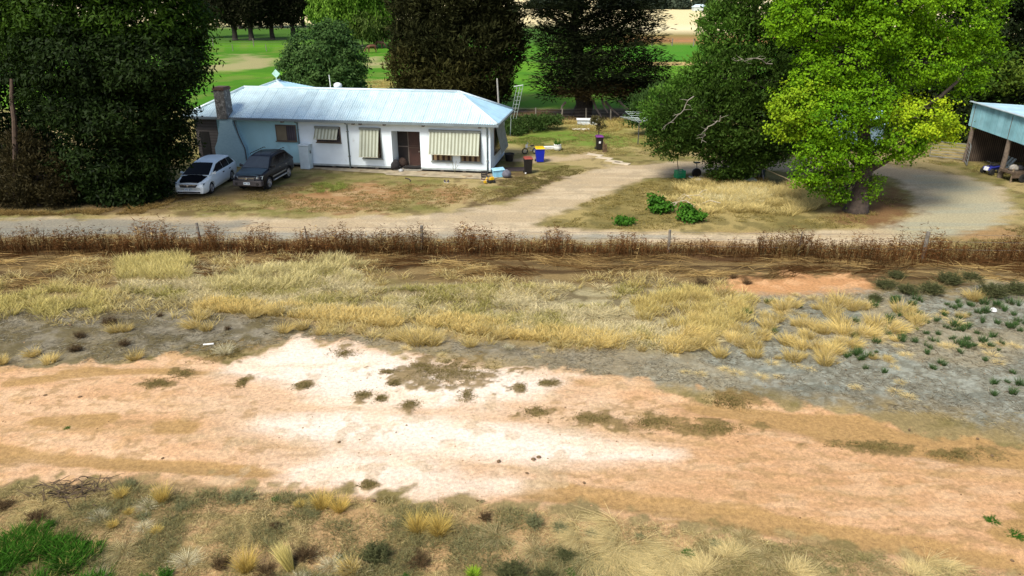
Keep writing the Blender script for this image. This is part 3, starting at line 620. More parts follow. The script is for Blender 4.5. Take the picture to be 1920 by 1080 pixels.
# white wagon with a black bonnet
wp = M('white_paint', (.88, .93, .92), .3, vary=.04, spec=.5); blk = M('black_bonnet', (.004, .0035, .004), .7, vary=.2, spec=.03)
screen = M('dark_screen', (.004, .0035, .004), .3, spec=.05)
c0 = G(377, 362); wagon, wbody, wcab, sl = car('parked_wagon', 'white family wagon with a black bonnet parked under the dark tree', (-19.3, 45.75, 0), math.radians(-2.5), dict(k=1.1, 
    L=4.78, W=1.80, wb=2.83, R=.32, belt=.98, roof=1.47, gb=0, paint=wp, wB=.90, wT=.70, arch=.06, cab=(-1.42, -.12, 1.85, 2.28), screen=screen, hmat=blk,
    st=[(-2.39, .62, .72, .24), (-2.30, .72, .86, .2), (-2.08, .80, .96, .18), (-1.6, .90, 1.0, .18), (-1.2, .99, 1.0, .18), (0, 1.0, 1.0, .18), (1.4, 1.02, 1.0, .18), (2.1, 1.02, .97, .2), (2.36, .98, .90, .26), (2.40, .80, .88, .3)],
    side=[[(-1.05, .05), (-.08, .80), (.44, .90), (.48, .05)], [(.51, .05), (.47, .90), (1.27, .90), (1.33, .05)], [(1.36, .05), (1.30, .90), (1.80, .84), (2.08, .12)]], handles=(.2, 1.1)))
def bonnet(W0, pts, mat, root, lift=.01):
    V = []; K = 9
    for y, wv, z in pts:
        for u_ in np.linspace(-1, 1, K): V.append((wv*u_, y, z+lift+.035*(1-u_*u_)))
    q = [(i*K+j, i*K+j+1, (i+1)*K+j+1, (i+1)*K+j) for i in range(len(pts)-1) for j in range(K-1)]
    return add('bonnet', make_mesh('bonnet', V, q, True), mat, root)
bonnet(.7, [(-2.24, .50, .765), (-2.02, .62, .825), (-1.6, .68, .91), (-1.36, .72, .975)], blk, wagon, .012)
def front(root, W, yf, spec):
    g = MB().hull8(spec['grille']).build('grille', M('grille_black', (.02, .02, .022), .5), root)
    MB().box(-.45, .45, yf-.055, yf-.045, spec['bar'], spec['bar']+.03).build('trim', M('chrome', (.7, .7, .72), .2, .9), g)
    for s in (-1, 1):
        V = [np.array([s*x, y, z]) for x, y, z in spec['lamp']]; b_ = [v+np.array([0, .12, 0]) for v in V]
        n = len(V); mesh = V+b_; Fs = [tuple(range(n)), tuple(range(2*n-1, n-1, -1))]+[(i, n+i, n+(i+1) % n, (i+1) % n) for i in range(n)]
        add('headlight', make_mesh('headlight', mesh, Fs), spec['lampmat'], root)
    pl = MB().box(-.19, .19, yf-.075, yf-.055, spec['plate'], spec['plate']+.13).build('number_plate', M('plate', (.62, .70, .74), .5), root)
    m = MB(); 
    for k in range(6):
        if k != 3: m.box(-.15+k*.052, -.115+k*.052, yf-.079, yf-.0755, spec['plate']+.035, spec['plate']+.1)
    m.build('plate_marks', M('plate_blue', (.05, .09, .2), .6), pl)
front(wagon, .9, -2.39, dict(grille=[(-.42, -2.45, .58), (.42, -2.45, .58), (.42, -2.3, .58), (-.42, -2.3, .58), (-.52, -2.36, .72), (.52, -2.36, .72), (.52, -2.2, .72), (-.52, -2.2, .72)], bar=.70,
    lamp=[(.50, -2.40, .60), (.80, -2.24, .66), (.83, -2.12, .76), (.56, -2.32, .72)], lampmat=M('lamp_glass', (.10, .14, .17), .1, spec=.8), plate=.40))
MB().box(-.62, .62, -2.42, -2.38, .26, .34).build('air_intake', M('grille_black', (.02, .02, .022), .5), wagon)
MB().box(-.05, .05, -2.475, -2.452, .62, .70).build('badge', M('chrome', (.7, .7, .72), .2, .9), wagon)
# dark grey off-roader
gp = M('grey_paint', (.010, .0095, .013), .3, vary=.12, spec=.25); gbon = M('grey_bonnet', (.028, .052, .062), .3, vary=.1, spec=.4); clad = M('grey_cladding', (.050, .042, .044), .6)
suvs = M('suv_screen', (.03, .045, .05), .05, spec=.8)
suv, sbody, scab, sl = car('parked_off_roader', 'dark grey four wheel drive with roof bars parked beside the white wagon', (-15.95, 46.75, 0), math.radians(-8), dict(k=1.1, 
    L=4.45, W=1.83, wb=2.62, R=.36, belt=1.10, roof=1.66, gb=0, paint=gp, wB=.92, wT=.72, arch=.09, cab=(-1.12, -.30, 1.62, 2.20), screen=suvs, mirror=M('mirror_black', (.02, .02, .02), .4), hmat=M('chrome', (.7, .7, .72), .2, .9),
    st=[(-2.22, .72, .76, .36), (-2.14, .86, .90, .32), (-1.95, .97, .97, .3), (-1.5, 1.04, 1.0, .3), (-1.0, 1.11, 1.0, .3), (0, 1.12, 1.0, .3), (1.4, 1.13, 1.0, .3), (2.0, 1.13, .97, .32), (2.2, 1.08, .92, .38), (2.24, .85, .9, .42)],
    side=[[(-.85, .06), (-.25, .84), (.24, .90), (.26, .06)], [(.30, .06), (.28, .90), (1.0, .90), (1.06, .06)], [(1.10, .08), (1.04, .90), (1.58, .86), (1.90, .2)]], handles=(.05, .9)))
bonnet(.7, [(-2.08, .66, .885), (-1.9, .74, .965), (-1.5, .78, 1.045), (-1.1, .80, 1.105)], gbon, suv, .012)
front(suv, .9, -2.22, dict(grille=[(-.44, -2.27, .70), (.44, -2.27, .70), (.44, -2.1, .70), (-.44, -2.1, .70), (-.52, -2.2, .88), (.52, -2.2, .88), (.52, -2.05, .88), (-.52, -2.05, .88)], bar=.80,
    lamp=[(.50, -2.21, .70), (.84, -2.08, .73), (.86, -1.98, .90), (.56, -2.16, .88)], lampmat=M('lamp_clear', (.55, .66, .68), .1, spec=.8), plate=.46))
MB().hull8([(-.84, -2.28, .36), (.84, -2.28, .36), (.9, -2.0, .36), (-.9, -2.0, .36), (-.84, -2.25, .68), (.84, -2.25, .68), (.9, -2.0, .68), (-.9, -2.0, .68)]).build('bumper', clad, suv, bevel=.05)
for s in (-1, 1):
    MB().disc((s*.62, -2.285, .5), 'y', .001, .08, .03, 14).build('fog_lamp', dark, suv)
    MB().tube([(s*.60, -.3, 1.74), (s*.60, -.2, 1.79), (s*.60, 1.5, 1.80), (s*.60, 1.65, 1.74)], .022, 6).build('roof_bar', M('bar_black', (.03, .03, .03), .4), suv)
    MB().tube([(s*.95, -.85, .42), (s*.95, .85, .42)], .04, 8).build('side_step', M('step_steel', (.5, .5, .5), .4, .6), suv)
    MB().box(s*.925-.012, s*.925+.012, -.9, .9, .60, .66).build('door_strip', M('step_steel', (.5, .5, .5), .4, .6), suv)
MB().tube([(0, -.2, 1.72), (.0, -.05, 2.0)], .01, 4).build('aerial', dark, suv)
MB().disc((0, -2.285, .79), 'y', .001, .07, .02, 14).build('badge', M('chrome', (.7, .7, .72), .2, .9), suv)
# ------------------------------------------------------------------ trees
BARK = M('bark', (.075, .055, .042), .95, vary=.5, scale=6, bump=.6); BARKD = M('dark_bark', (.03, .023, .018), .95, vary=.5, scale=6, bump=.6); BARKP = M('pale_bark', (.32, .29, .25), .9, vary=.4, scale=5)
LEAF = tint_mat('leaf', .6, .28, .10); CONI = tint_mat('needle', .8, .10, .05)
def quads(P, T, B, L_, W_):
    """rhombus leaves: base P, direction T, width direction B"""
    n = len(P); v = np.empty((n, 4, 3)); L_ = np.reshape(L_, (-1, 1)); W_ = np.reshape(W_, (-1, 1))
    v[:, 0] = P; v[:, 1] = P+T*L_*.5+B*W_*.5; v[:, 2] = P+T*L_; v[:, 3] = P+T*L_*.5-B*W_*.5
    return v.reshape(-1, 3), np.arange(n*4).reshape(n, 4)
def unit(v): return v/(np.linalg.norm(v, axis=1, keepdims=True)+1e-9)
def foliage(blobs, n_leaf, leaf, clump, pal, style='broad', seed=0, shell=.55):
    """blobs: centre(3), radii(3), palette override. leaves gathered in clumps through each blob"""
    r = np.random.default_rng(seed); Vs, Ts, Cs = [], [], []; vol = np.array([b[1][0]*b[1][1]+b[1][0]*b[1][2]+b[1][1]*b[1][2] for b in blobs]); vol = vol/vol.sum()
    for (c, rad, pl), wgt in zip(blobs, vol):
        nl = int(n_leaf*wgt); per = 26 if style != 'conifer' else 34; nc_ = max(5, nl//per); pl = pl or pal
        d = unit(r.normal(size=(nc_, 3))); rr = shell+(1-shell)*r.random(nc_)**.6
        rr *= .82+.36*vn(d[:, 0]*2.3+seed, d[:, 2]*2.3+d[:, 1]*1.7, seed)
        cc = c+d*rr[:, None]*rad
        cc[:, 2] = np.maximum(cc[:, 2], .25)
        k = np.repeat(np.arange(nc_), per); cl = clump*(.6+.8*r.random(nc_))[k]
        off = r.normal(size=(len(k), 3))*.55
        if style == 'conifer': off *= [1.25, 1.25, .32]
        elif style == 'droop': off *= [.7, .7, 1.25]
        else: off *= [1, 1, .62]
        p = cc[k]+off*cl[:, None]
        if style == 'broad': nrm = unit(d[k]*.7+[0, 0, .55]+r.normal(size=(len(k), 3))*.55); t = unit(np.cross(nrm, r.normal(size=(len(k), 3)))); t[:, 2] -= .35; t = unit(t)
        elif style == 'droop': t = unit(np.array([0, 0, -1.])+r.normal(size=(len(k), 3))*.45+d[k]*.25); nrm = unit(d[k]+r.normal(size=(len(k), 3))*.6)
        elif style == 'conifer': t = unit(off*[1, 1, .5]+d[k]*[.5, .5, .1]+r.normal(size=(len(k), 3))*.25+[0, 0, .08]); nrm = unit(np.array([0, 0, 1.])+r.normal(size=(len(k), 3))*.6)
        else: t = unit(d[k]*.5+[0, 0, .5]+r.normal(size=(len(k), 3))*.6); nrm = unit(r.normal(size=(len(k), 3)))
        b = unit(np.cross(nrm, t)); L_ = leaf[0]*(.65+.7*r.random(len(k))); W_ = leaf[1]*(.65+.7*r.random(len(k)))
        v, f = quads(p, t, b, L_, W_); Vs.append(v)
        mixk = np.clip(r.beta(1.6, 1.6, nc_)[k]*.75+r.random(len(k))*.3, 0, 1)[:, None]
        col_ = np.array(pl[0])*(1-mixk)+np.array(pl[1])*mixk; col_ *= (.8+.4*r.random((len(k), 1)))
        Cs.append(np.repeat(col_, 4, 0))
    V_ = np.concatenate(Vs); return V_, np.arange(len(V_)).reshape(-1, 4), np.concatenate(Cs)
def limb(m, p0, p1, r0, r1, bow=.12, n=6, seg=6):
    p0, p1 = np.array(p0, float), np.array(p1, float); L_ = np.linalg.norm(p1-p0); off = rng.normal(size=3)*L_*bow; off[2] = abs(off[2])*.6
    pts = [p0+(p1-p0)*t+off*4*t*(1-t)+rng.normal(size=3)*L_*.012 for t in np.linspace(0, 1, seg)]
    m.tube(pts, list(np.linspace(r0, r1, seg)), n, cap=False); return pts
def tree(name, label, base, blobs_px, n_leaf, leaf, clump, pal, style='broad', trunk=.35, th=.35, group=None, seed=0, bark=BARK, lean=(0, 0), thick=.8, mat=None, shell=.55, twigs=1.0, cat='tree', fork=None):
    """blobs_px: (px, py, rx, ry, depth offset[, palette]) measured in the photo at the tree's own distance"""
    base = np.array([base[0], base[1], 0.]); Y0 = base[1]; root = thing(name, label, cat, tuple(base), 0, group); bl = []
    for b in blobs_px:
        c = D(b[0], b[1], Y0+b[4]); k = mpp(c); rx, rz_ = b[2]*k, b[3]*k/_c
        bl.append((c-base, np.array([rx, max(rx*thick, .4), rz_]), b[5] if len(b) > 5 else None))
    V_, F_, T_ = foliage(bl, n_leaf, leaf, clump, pal, style, seed, shell)
    V_[:, 2] = np.maximum(V_[:, 2], .03)
    m = MB(); top = max(b[0][2] for b in bl); hz_ = top*th if fork is None else fork; fk = np.array([lean[0], lean[1], hz_])
    tp = [np.array([0, 0, -.1]), np.array([0, 0, .25]), fk*.35+[trunk*.2, 0, 0], fk*.7-[trunk*.1, 0, 0], fk]
    m.tube(tp, [trunk*1.55, trunk*1.18, trunk, trunk*.9, trunk*.78], 12)
    hi = max(bl, key=lambda b: b[0][2]); mainp = limb(m, fk-[0, 0, .1], hi[0], trunk*.72, trunk*.12, .04, 9, 8)
    for c, rad, _ in bl:
        if c is hi[0]: continue
        zs = [q[2] for q in mainp]; src = min(mainp+tp[3:], key=lambda q: abs(q[2]-(c[2]-.6*np.linalg.norm((c-q)[:2]))))
        pts = limb(m, src, c, max(.05, trunk*.34), .03, .10, 6, 7)
        for _k in range(int(4*twigs)):
            s0 = pts[int(rng.integers(3, 7))]; dv = unit(rng.normal(size=(1, 3)))[0]; limb(m, s0, c+dv*rad*.75, .03+trunk*.05, .012, .1, 4, 4)
    m.build('trunk', bark, root, smooth=True)
    add('crown', make_mesh('crown', V_, F_, False, T_), mat or LEAF, root); return root
YEL = ((.15, .31, .008), (.46, .56, .018))
# bright green elm on the loop of the drive
elmP = ((.038, .13, .003), (.215, .40, .010)); b_ = G(1605, 396)
tree('elm_tree', 'tall bright lime green tree with thick trunk beside the bend of the gravel drive', b_, [
 (1560, 20, 100, 62, 0), (1680, -20, 130, 70, 0), (1790, 30, 90, 70, .5), (1480, 35, 48, 40, -.5), (1590, 110, 62, 46, -.8), (1730, 105, 80, 52, -.4), (1815, 110, 58, 62, .6), (1520, 130, 40, 45, -.8), (1650, 55, 62, 42, -1.3),
 (1500, 195, 62, 42, -1.0, ((.11, .25, .008), (.30, .42, .016))), (1560, 215, 70, 48, -1.6), (1620, 190, 60, 45, -1.6), (1480, 235, 42, 26, -.8, ((.12, .25, .008), (.30, .42, .016))),
 (1725, 220, 68, 36, -1.2, YEL), (1770, 245, 34, 24, -.9, YEL), (1690, 262, 50, 30, -1.2), (1540, 280, 55, 34, -1.2), (1585, 280, 44, 30, -1.4), (1515, 325, 34, 24, -1), (1700, 288, 24, 18, -.8), (1640, 285, 30, 22, -1.0),
 (1545, 340, 32, 24, -.8, ((.04, .13, .004), (.17, .30, .01))), (1568, 362, 22, 18, -.5, ((.04, .13, .004), (.15, .28, .01))), (1634, 352, 15, 26, -.4, ((.04, .12, .004), (.14, .25, .01))), (1590, 325, 24, 20, -1.0), (1600, -120, 180, 90, 0), (1740, -110, 150, 90, .5)],
 135000, (.125, .11), .33, elmP, 'broad', .52, group=None, seed=3, bark=BARK, lean=(.2, .3), thick=.75, fork=3.2, shell=.6)
# drooping pepper tree with its crown down to the grass
pepP = ((.014, .036, .005), (.062, .115, .016)); pepL = ((.035, .105, .010), (.12, .23, .03))
b_ = G(1378, 341)
tree('pepper_tree', 'broad mid green drooping tree with pale dead branches over the gravel drive', b_, [
 (1395, 60, 78, 70, .5, pepL), (1425, -10, 95, 70, .5), (1338, 135, 52, 45, 0, pepL), (1300, 168, 42, 30, .2, pepL), (1400, 150, 90, 60, -.6), (1255, 205, 50, 42, .3, pepL), (1310, 215, 75, 50, -.8), (1395, 230, 80, 50, -1), (1455, 190, 55, 60, 0), (1262, 258, 50, 32, 0), (1285, 258, 46, 20, -.6), (1345, 268, 50, 28, -1.0), (1410, 285, 55, 34, -.6), (1360, 310, 42, 20, -.6, pepP), (1445, 270, 40, 34, .2), (1380, 330, 30, 14, -.3), (1352, 55, 34, 46, 0, pepL), (1410, -100, 80, 70, 1)],
 84000, (.24, .10), .42, pepP, 'spray', .55, seed=5, bark=BARKD, thick=.8, fork=2.0, shell=.62)
def dead_branch(name, label, pts, Y, rad, mat):
    m = MB(); q0_ = [D(a, b, Y) for a, b in pts]; q = []
    for u_, v_ in zip(q0_[:-1], q0_[1:]): q += [u_+(v_-u_)*t+rng.normal(size=3)*.07 for t in (0, .35, .7)]
    q.append(q0_[-1]); m.tube(q, list(np.linspace(rad, rad*.3, len(q))), 6)
    for i in range(1, len(q)-1):
        e_ = np.array([rng.choice([-1, 1])*rng.uniform(.15, .5), rng.uniform(-.2, .1), rng.uniform(-.3, .35)]); m.tube([q[i], q[i]+e_*.5+rng.normal(size=3)*.06, q[i]+e_], [rad*.5, rad*.35, rad*.15], 5)
    return m.build(name, mat)
pr = [o for o in COL.objects if o.name == 'pepper_tree'][0]
for nm_, pts in (('dead_branch', [(1352, 218), (1345, 228), (1325, 240), (1322, 252), (1315, 268)]), ('dead_branch', [(1300, 178), (1280, 205), (1262, 222), (1245, 243)]), ('dead_branch', [(1448, 125), (1420, 108), (1400, 112), (1372, 110)])):
    o = dead_branch(nm_, '', pts, 43.6, .034, M('dead_wood', (.24, .215, .18), .9, vary=.4)); o.parent = pr; o.location = -np.array(pr.location)
# dark leafy mass on the left
ldk = ((.004, .010, .002), (.021, .042, .006)); ldl = ((.008, .022, .002), (.055, .115, .008))
tree('dark_tree', 'huge dark leafy tree with foliage down to the ground left of the farmhouse', G(235, 372), [
 (120, 20, 110, 60, -.5, ldl), (250, 30, 110, 60, -.5, ldl), (346, 48, 50, 50, .5, ldl), (150, 110, 110, 60, -1.5), (270, 120, 100, 65, -1.5), (350, 112, 40, 44, .3), (312, 205, 50, 50, 0), (220, 210, 100, 60, -1.2), (130, 190, 80, 55, -1), (322, 270, 42, 42, .2, ldk), (250, 290, 66, 50, -.8), (190, 300, 80, 55, -.8), (230, 355, 75, 32, -.5), (150, 365, 55, 26, -.2), (280, 338, 40, 28, .3), (200, -80, 190, 80, 0), (60, 60, 60, 60, 0, ldl)],
 130000, (.27, .105), .50, ldk, 'broad', .5, seed=8, bark=BARKD, thick=.75, fork=2.5, shell=.5)
tree('dark_tree', 'dark thin topped tree at the far left with a bare leaning brown trunk', G(10, 378), [
 (-30, 40, 90, 80, 1, ldk), (30, 110, 55, 60, 1.4, ldk), (-40, 180, 60, 80, 1.2, ldk), (-60, 290, 70, 70, 1, ldk), (10, 270, 45, 50, 1.5, ldk), (-20, -60, 120, 70, 1), (60, 220, 45, 70, 2.5, ldk), (80, 300, 60, 60, 2.5, ldk)],
 26000, (.32, .14), .5, ldk, 'broad', .25, seed=9, bark=BARKD, thick=.7, fork=2.4, shell=.4)
m = MB(); m.tube([D(30, 330, 41), D(27, 225, 41), D(22, 190, 41.2), D(22, 148, 41.4)], [.15, .13, .12, .09], 8)
o = m.build('limb', M('brown_bark', (.075, .048, .032), .9, vary=.4, scale=5)); dt = bpy.data.objects['dark_tree.001']; o.parent = dt; o.location = -np.array(dt.location)
tree('dark_shrub', 'dry dark twiggy shrub under the big tree at the left end of the road', G(75, 385), [(75, 330, 60, 40, 0), (45, 290, 45, 40, .3), (105, 360, 40, 25, -.2), (30, 360, 50, 26, -.2)], 16000, (.22, .07), .35, ((.022, .020, .008), (.060, .048, .018)), 'spray', .09, seed=10, bark=BARK, fork=.6, cat='shrub', twigs=3)
# tree and shrubs behind the house
tree('round_tree', 'round dull green tree just behind the farmhouse roof vent', (-21.5, 84, 0), [(600, 90, 62, 40, 0), (640, 110, 46, 42, 0), (565, 125, 45, 36, 0), (605, 140, 66, 34, -.8), (655, 145, 34, 28, .5), (580, 165, 60, 24, 0), (625, 60, 30, 22, 0)], 34000, (.36, .16), .55, ((.022, .062, .014), (.085, .155, .040)), 'broad', .35, seed=12, thick=.85, shell=.55)
tree('willow_tree', 'pale green willow like tree beyond the paddock above the grazing horses', (-37, 160, 0), [(620, 20, 42, 34, 0), (660, 10, 46, 36, 0), (705, 15, 34, 40, 0), (640, 45, 40, 22, -1), (690, 48, 42, 22, -1, ((.04, .075, .012), (.09, .13, .025))), (670, -30, 70, 30, 0), (715, 50, 22, 20, 0, ((.03, .05, .01), (.07, .10, .02)))], 30000, (.75, .26), .95, ((.075, .16, .014), (.16, .29, .03)), 'droop', .45, seed=13, bark=BARKD, shell=.6)
cyP = ((.009, .012, .004), (.036, .038, .012)); cyL = ((.020, .022, .006), (.064, .060, .018))
tree('cypress_tree', 'massive dark olive brown cypress directly behind the right part of the farmhouse', (-5.6, 76, 0), [
 (860, 0, 95, 60, 0), (780, 20, 48, 50, 0), (920, 20, 60, 50, 0), (800, 80, 62, 45, -1), (880, 80, 85, 50, -1.2), (950, 85, 40, 35, 0), (780, 120, 50, 40, -1.5, cyL), (840, 140, 70, 40, -1.8, cyL), (910, 140, 58, 36, -.8), (800, 170, 66, 26, -1.6, cyL), (870, 180, 62, 28, -1), (925, 176, 30, 20, 0), (860, -70, 120, 60, 0), (945, 40, 34, 24, 0)],
 78000, (.50, .14), .62, cyP, 'spray', .6, seed=14, bark=BARKD, thick=.75, mat=CONI, shell=.5)
piP = ((.005, .009, .004), (.020, .027, .009)); piB = ((.03, .02, .008), (.06, .05, .02))
tree('pine_tree', 'wide black green layered pine with a thick dark trunk behind the back fence', G(1092, 216), [
 (1110, 0, 95, 36, 0), (1050, 30, 46, 20, 0), (1012, 18, 40, 16, 0), (1016, 58, 34, 9, .4), (1200, 32, 38, 9, .4), (1195, 8, 48, 14, 0), (1100, 55, 84, 24, 0), (1205, 72, 42, 11, 0), (1050, 80, 46, 18, 0), (1130, 95, 90, 28, -.5), (1222, 48, 20, 6, 1), (1222, 120, 38, 18, 0), (1055, 115, 60, 20, -.5), (1120, 135, 100, 26, -.8), (1228, 142, 30, 16, 0), (1205, 160, 44, 14, .3), (1048, 155, 48, 16, -.3), (1110, 165, 75, 16, -.5, piB), (1185, 162, 52, 20, 0), (1036, 178, 22, 8, 0), (1180, 185, 36, 10, 0), (1100, -60, 130, 50, 0), (1160, 45, 60, 26, .6)],
 60000, (.50, .09), .85, piP, 'conifer', .85, seed=15, bark=BARKD, thick=.85, mat=CONI, fork=3.2, shell=.35, twigs=1.6)
pt = bpy.data.objects['pine_tree']
for a, b, c, d_ in ((1112, 188, 1128, 220), (1128, 185, 1140, 212), (1135, 190, 1160, 216), (1160, 188, 1178, 204), (1060, 192, 1052, 206)):
    o = MB().tube([D(a, b, 72.5), D((a+c)/2-2, (b+d_)/2, 72), D(c, d_, 71.8)], [.13, .10, .06], 6).build('dead_branch', M('grey_bark', (.16, .13, .11), .9)); o.parent = pt; o.location = -np.array(pt.location)
# dark trees between and behind the elm and shed
dkb = ((.005, .010, .003), (.022, .036, .008))
tree('shade_tree', 'dark tree with bare grey branches wedged between the drooping tree and the lime green tree', (20.5, 57, 0), [(1500, 30, 60, 60, 0), (1490, 120, 55, 55, 0), (1480, 200, 50, 50, -1), (1530, 220, 40, 45, 0), (1470, 255, 34, 24, -.5), (1520, -60, 90, 60, 0), (1560, 100, 60, 90, 1), (1540, 275, 22, 16, 0)], 30000, (.34, .15), .55, dkb, 'broad', .35, seed=16, bark=BARKP, fork=4, twigs=2)
tree('shade_tree', 'dark leafy tree behind the iron roofed shed at the right edge', (40.5, 61, 0), [(1850, 30, 75, 60, 0), (1920, 60, 60, 70, 0), (1840, 130, 60, 50, -1, ((.02, .05, .006), (.08, .15, .016))), (1900, 130, 60, 40, -1.5, ((.04, .08, .008), (.13, .19, .02))), (1800, 190, 55, 45, 0), (1860, 190, 60, 30, 0), (1780, 250, 40, 34, 0), (1950, 160, 60, 40, 0), (1860, -50, 120, 60, 0), (1960, -20, 80, 80, 0)], 42000, (.36, .15), .6, dkb, 'broad', .4, seed=17, bark=BARKD, fork=3)
tree('shade_tree', 'dark tree filling the gap between the lime green tree and the shed', (31.5, 62.5, 0), [(1690, 60, 70, 60, 0), (1750, 140, 60, 60, 0), (1680, 180, 60, 50, 0), (1620, 120, 60, 60, 0), (1740, 215, 50, 30, 0), (1650, -30, 110, 60, 0)], 22000, (.4, .18), .6, dkb, 'broad', .35, seed=18, bark=BARKD, fork=3)
tree('round_shrub', 'low spreading green shrub under the back edge of the drooping tree', (12.6, 63, 0), [(1215, 200, 34, 24, 0), (1240, 190, 34, 30, .5), (1205, 222, 26, 12, 0), (1245, 225, 34, 20, 0)], 9000, (.3, .11), .4, ((.025, .06, .012), (.07, .13, .03)), 'spray', .1, seed=19, cat='shrub', fork=.5)
# pine row along the far road
far0 = tree('row_pine', 'dark far pine, leftmost of the trunks lined up beyond the paddock', (G(430, 78)[0], 182, 0), [(428, 24, 26, 18, 0), (446, 4, 28, 24, 0), (412, 10, 24, 22, 0), (438, 40, 16, 9, 0), (425, -35, 44, 30, 0)], 7000, (1.0, .3), 1.2, ((.008, .010, .005), (.026, .028, .012)), 'spray', .55, seed=20, bark=BARKD, mat=CONI, group='pines beyond the paddock', fork=5, twigs=1)
for i, (px_, yy_, lb, sc) in enumerate([(470, 182, 'second dark far pine from the left end of the row', 1.0), (510, 185, 'dark far pine third from the left with two thin forking trunks', .95), (549, 187, 'dark far pine just left of the pale green willow like tree', 1.05), (600, 200, 'dark far pine hidden behind the pale green willow like tree', 1.2), (742, 205, 'dark far pine between the willow like tree and the big cypress', 1.25), (385, 190, 'dark far pine showing beside the top of the huge left tree', 1.1),
     (452, 232, 'thinner dark pine in the second row behind the far road', 1.0), (490, 240, 'dark pine of the second row seen between two front trunks', 1.05), (530, 236, 'dark pine of the second row near the round dull green tree', .95), (570, 245, 'dark pine of the second row behind the round dull green tree', 1.1), (410, 240, 'dark pine of the second row at the left end', 1.0)]):
    r_ = ray(px_, 60); dup(far0, (r_[0]/r_[1]*yy_, yy_, 0), rng.uniform(0, 6), lb, sc)
# far tree line beyond the wheat
ft0 = tree('far_tree', 'small grey green tree, leftmost of the line beyond the pale wheat field', (60, 430, 0), [(1180, 8, 10, 11, 0), (1175, 13, 8, 7, 0)], 1500, (1.6, .9), 1.5, ((.03, .045, .03), (.06, .08, .05)), 'broad', .3, seed=30, bark=BARKD, group='tree line beyond the wheat field', fork=1.5, twigs=0)
for i, px_ in enumerate(np.concatenate([np.linspace(1195, 1330, 12), np.linspace(380, 760, 22), np.linspace(990, 1180, 10)])):
    Yy = 432+rng.uniform(-6, 14); r_ = ray(px_+rng.uniform(-4, 4), 15); dup(ft0, (r_[0]/r_[1]*Yy, Yy, 0), rng.uniform(0, 6), 'small grey green tree in the far line beyond the pale wheat field', rng.uniform(.9, 1.7))
# ------------------------------------------------------------------ grasses and weeds
BLADE = tint_mat('blade', .9, .36, .04)
def blades(P, dirv, L_, W_, droop, c0, c1, k=3, seed=0):
    """curved tapering blades. dirv: start direction (unit), droop: how far the tip falls over"""
    r = np.random.default_rng(seed); n = len(P); t = np.linspace(0, 1, k+1)
    side = unit(np.cross(dirv, r.normal(size=(n, 3)))); L_ = np.reshape(L_, (n, 1)); hd = dirv*[1, 1, 0]+1e-4; hd = unit(hd)
    V_ = np.empty((n, 2*k+1, 3)); C_ = np.empty((n, 2*k+1, 3))
    for i in range(k+1):
        c = P+dirv*L_*t[i]+hd*L_*np.reshape(droop, (-1, 1))*t[i]**2*.6-np.array([0, 0, 1.])*L_*np.reshape(droop, (-1, 1))*t[i]**2*.45
        wd = np.reshape(W_, (-1, 1))*(1-t[i]*.75)*.5
        if i < k: V_[:, 2*i] = c-side*wd; V_[:, 2*i+1] = c+side*wd; C_[:, 2*i] = C_[:, 2*i+1] = c0+(c1-c0)*t[i]
        else: V_[:, 2*i] = c; C_[:, 2*i] = c1
    fs = np.concatenate([np.stack([np.arange(n)*(2*k+1)+2*i+j for j in (0, 1, 3, 2)], 1) for i in range(k-1)])
    tri = np.stack([np.arange(n)*(2*k+1)+2*(k-1), np.arange(n)*(2*k+1)+2*(k-1)+1, np.arange(n)*(2*k+1)+2*k, np.arange(n)*(2*k+1)+2*k], 1)
    return V_.reshape(-1, 3), fs, tri[:, :3], C_.reshape(-1, 3)
class Grass:
    def __init__(s): s.V = []; s.q = []; s.t = []; s.C = []; s.n = 0
    def add(s, V_, q, t, C_): s.V.append(V_); s.q.append(q+s.n); s.t.append(t+s.n); s.C.append(C_); s.n += len(V_)
    def mesh(s, name):
        V_ = np.concatenate(s.V).astype(np.float32); q = np.concatenate(s.q); t = np.concatenate(s.t); me = bpy.data.meshes.new(name)
        me.vertices.add(len(V_)); me.vertices.foreach_set('co', V_.ravel()); me.loops.add(q.size+t.size)
        me.loops.foreach_set('vertex_index', np.concatenate([q.ravel(), t.ravel()]).astype(np.int32)); me.polygons.add(len(q)+len(t))
        me.polygons.foreach_set('loop_start', np.concatenate([np.arange(len(q))*4, q.size+np.arange(len(t))*3]).astype(np.int32)); me.update(calc_edges=True)
        a = me.attributes.new('tint', 'FLOAT_COLOR', 'POINT'); c = np.ones((len(V_), 4), np.float32); c[:, :3] = np.concatenate(s.C); a.data.foreach_set('color', c.ravel()); return me
_gs = [100]
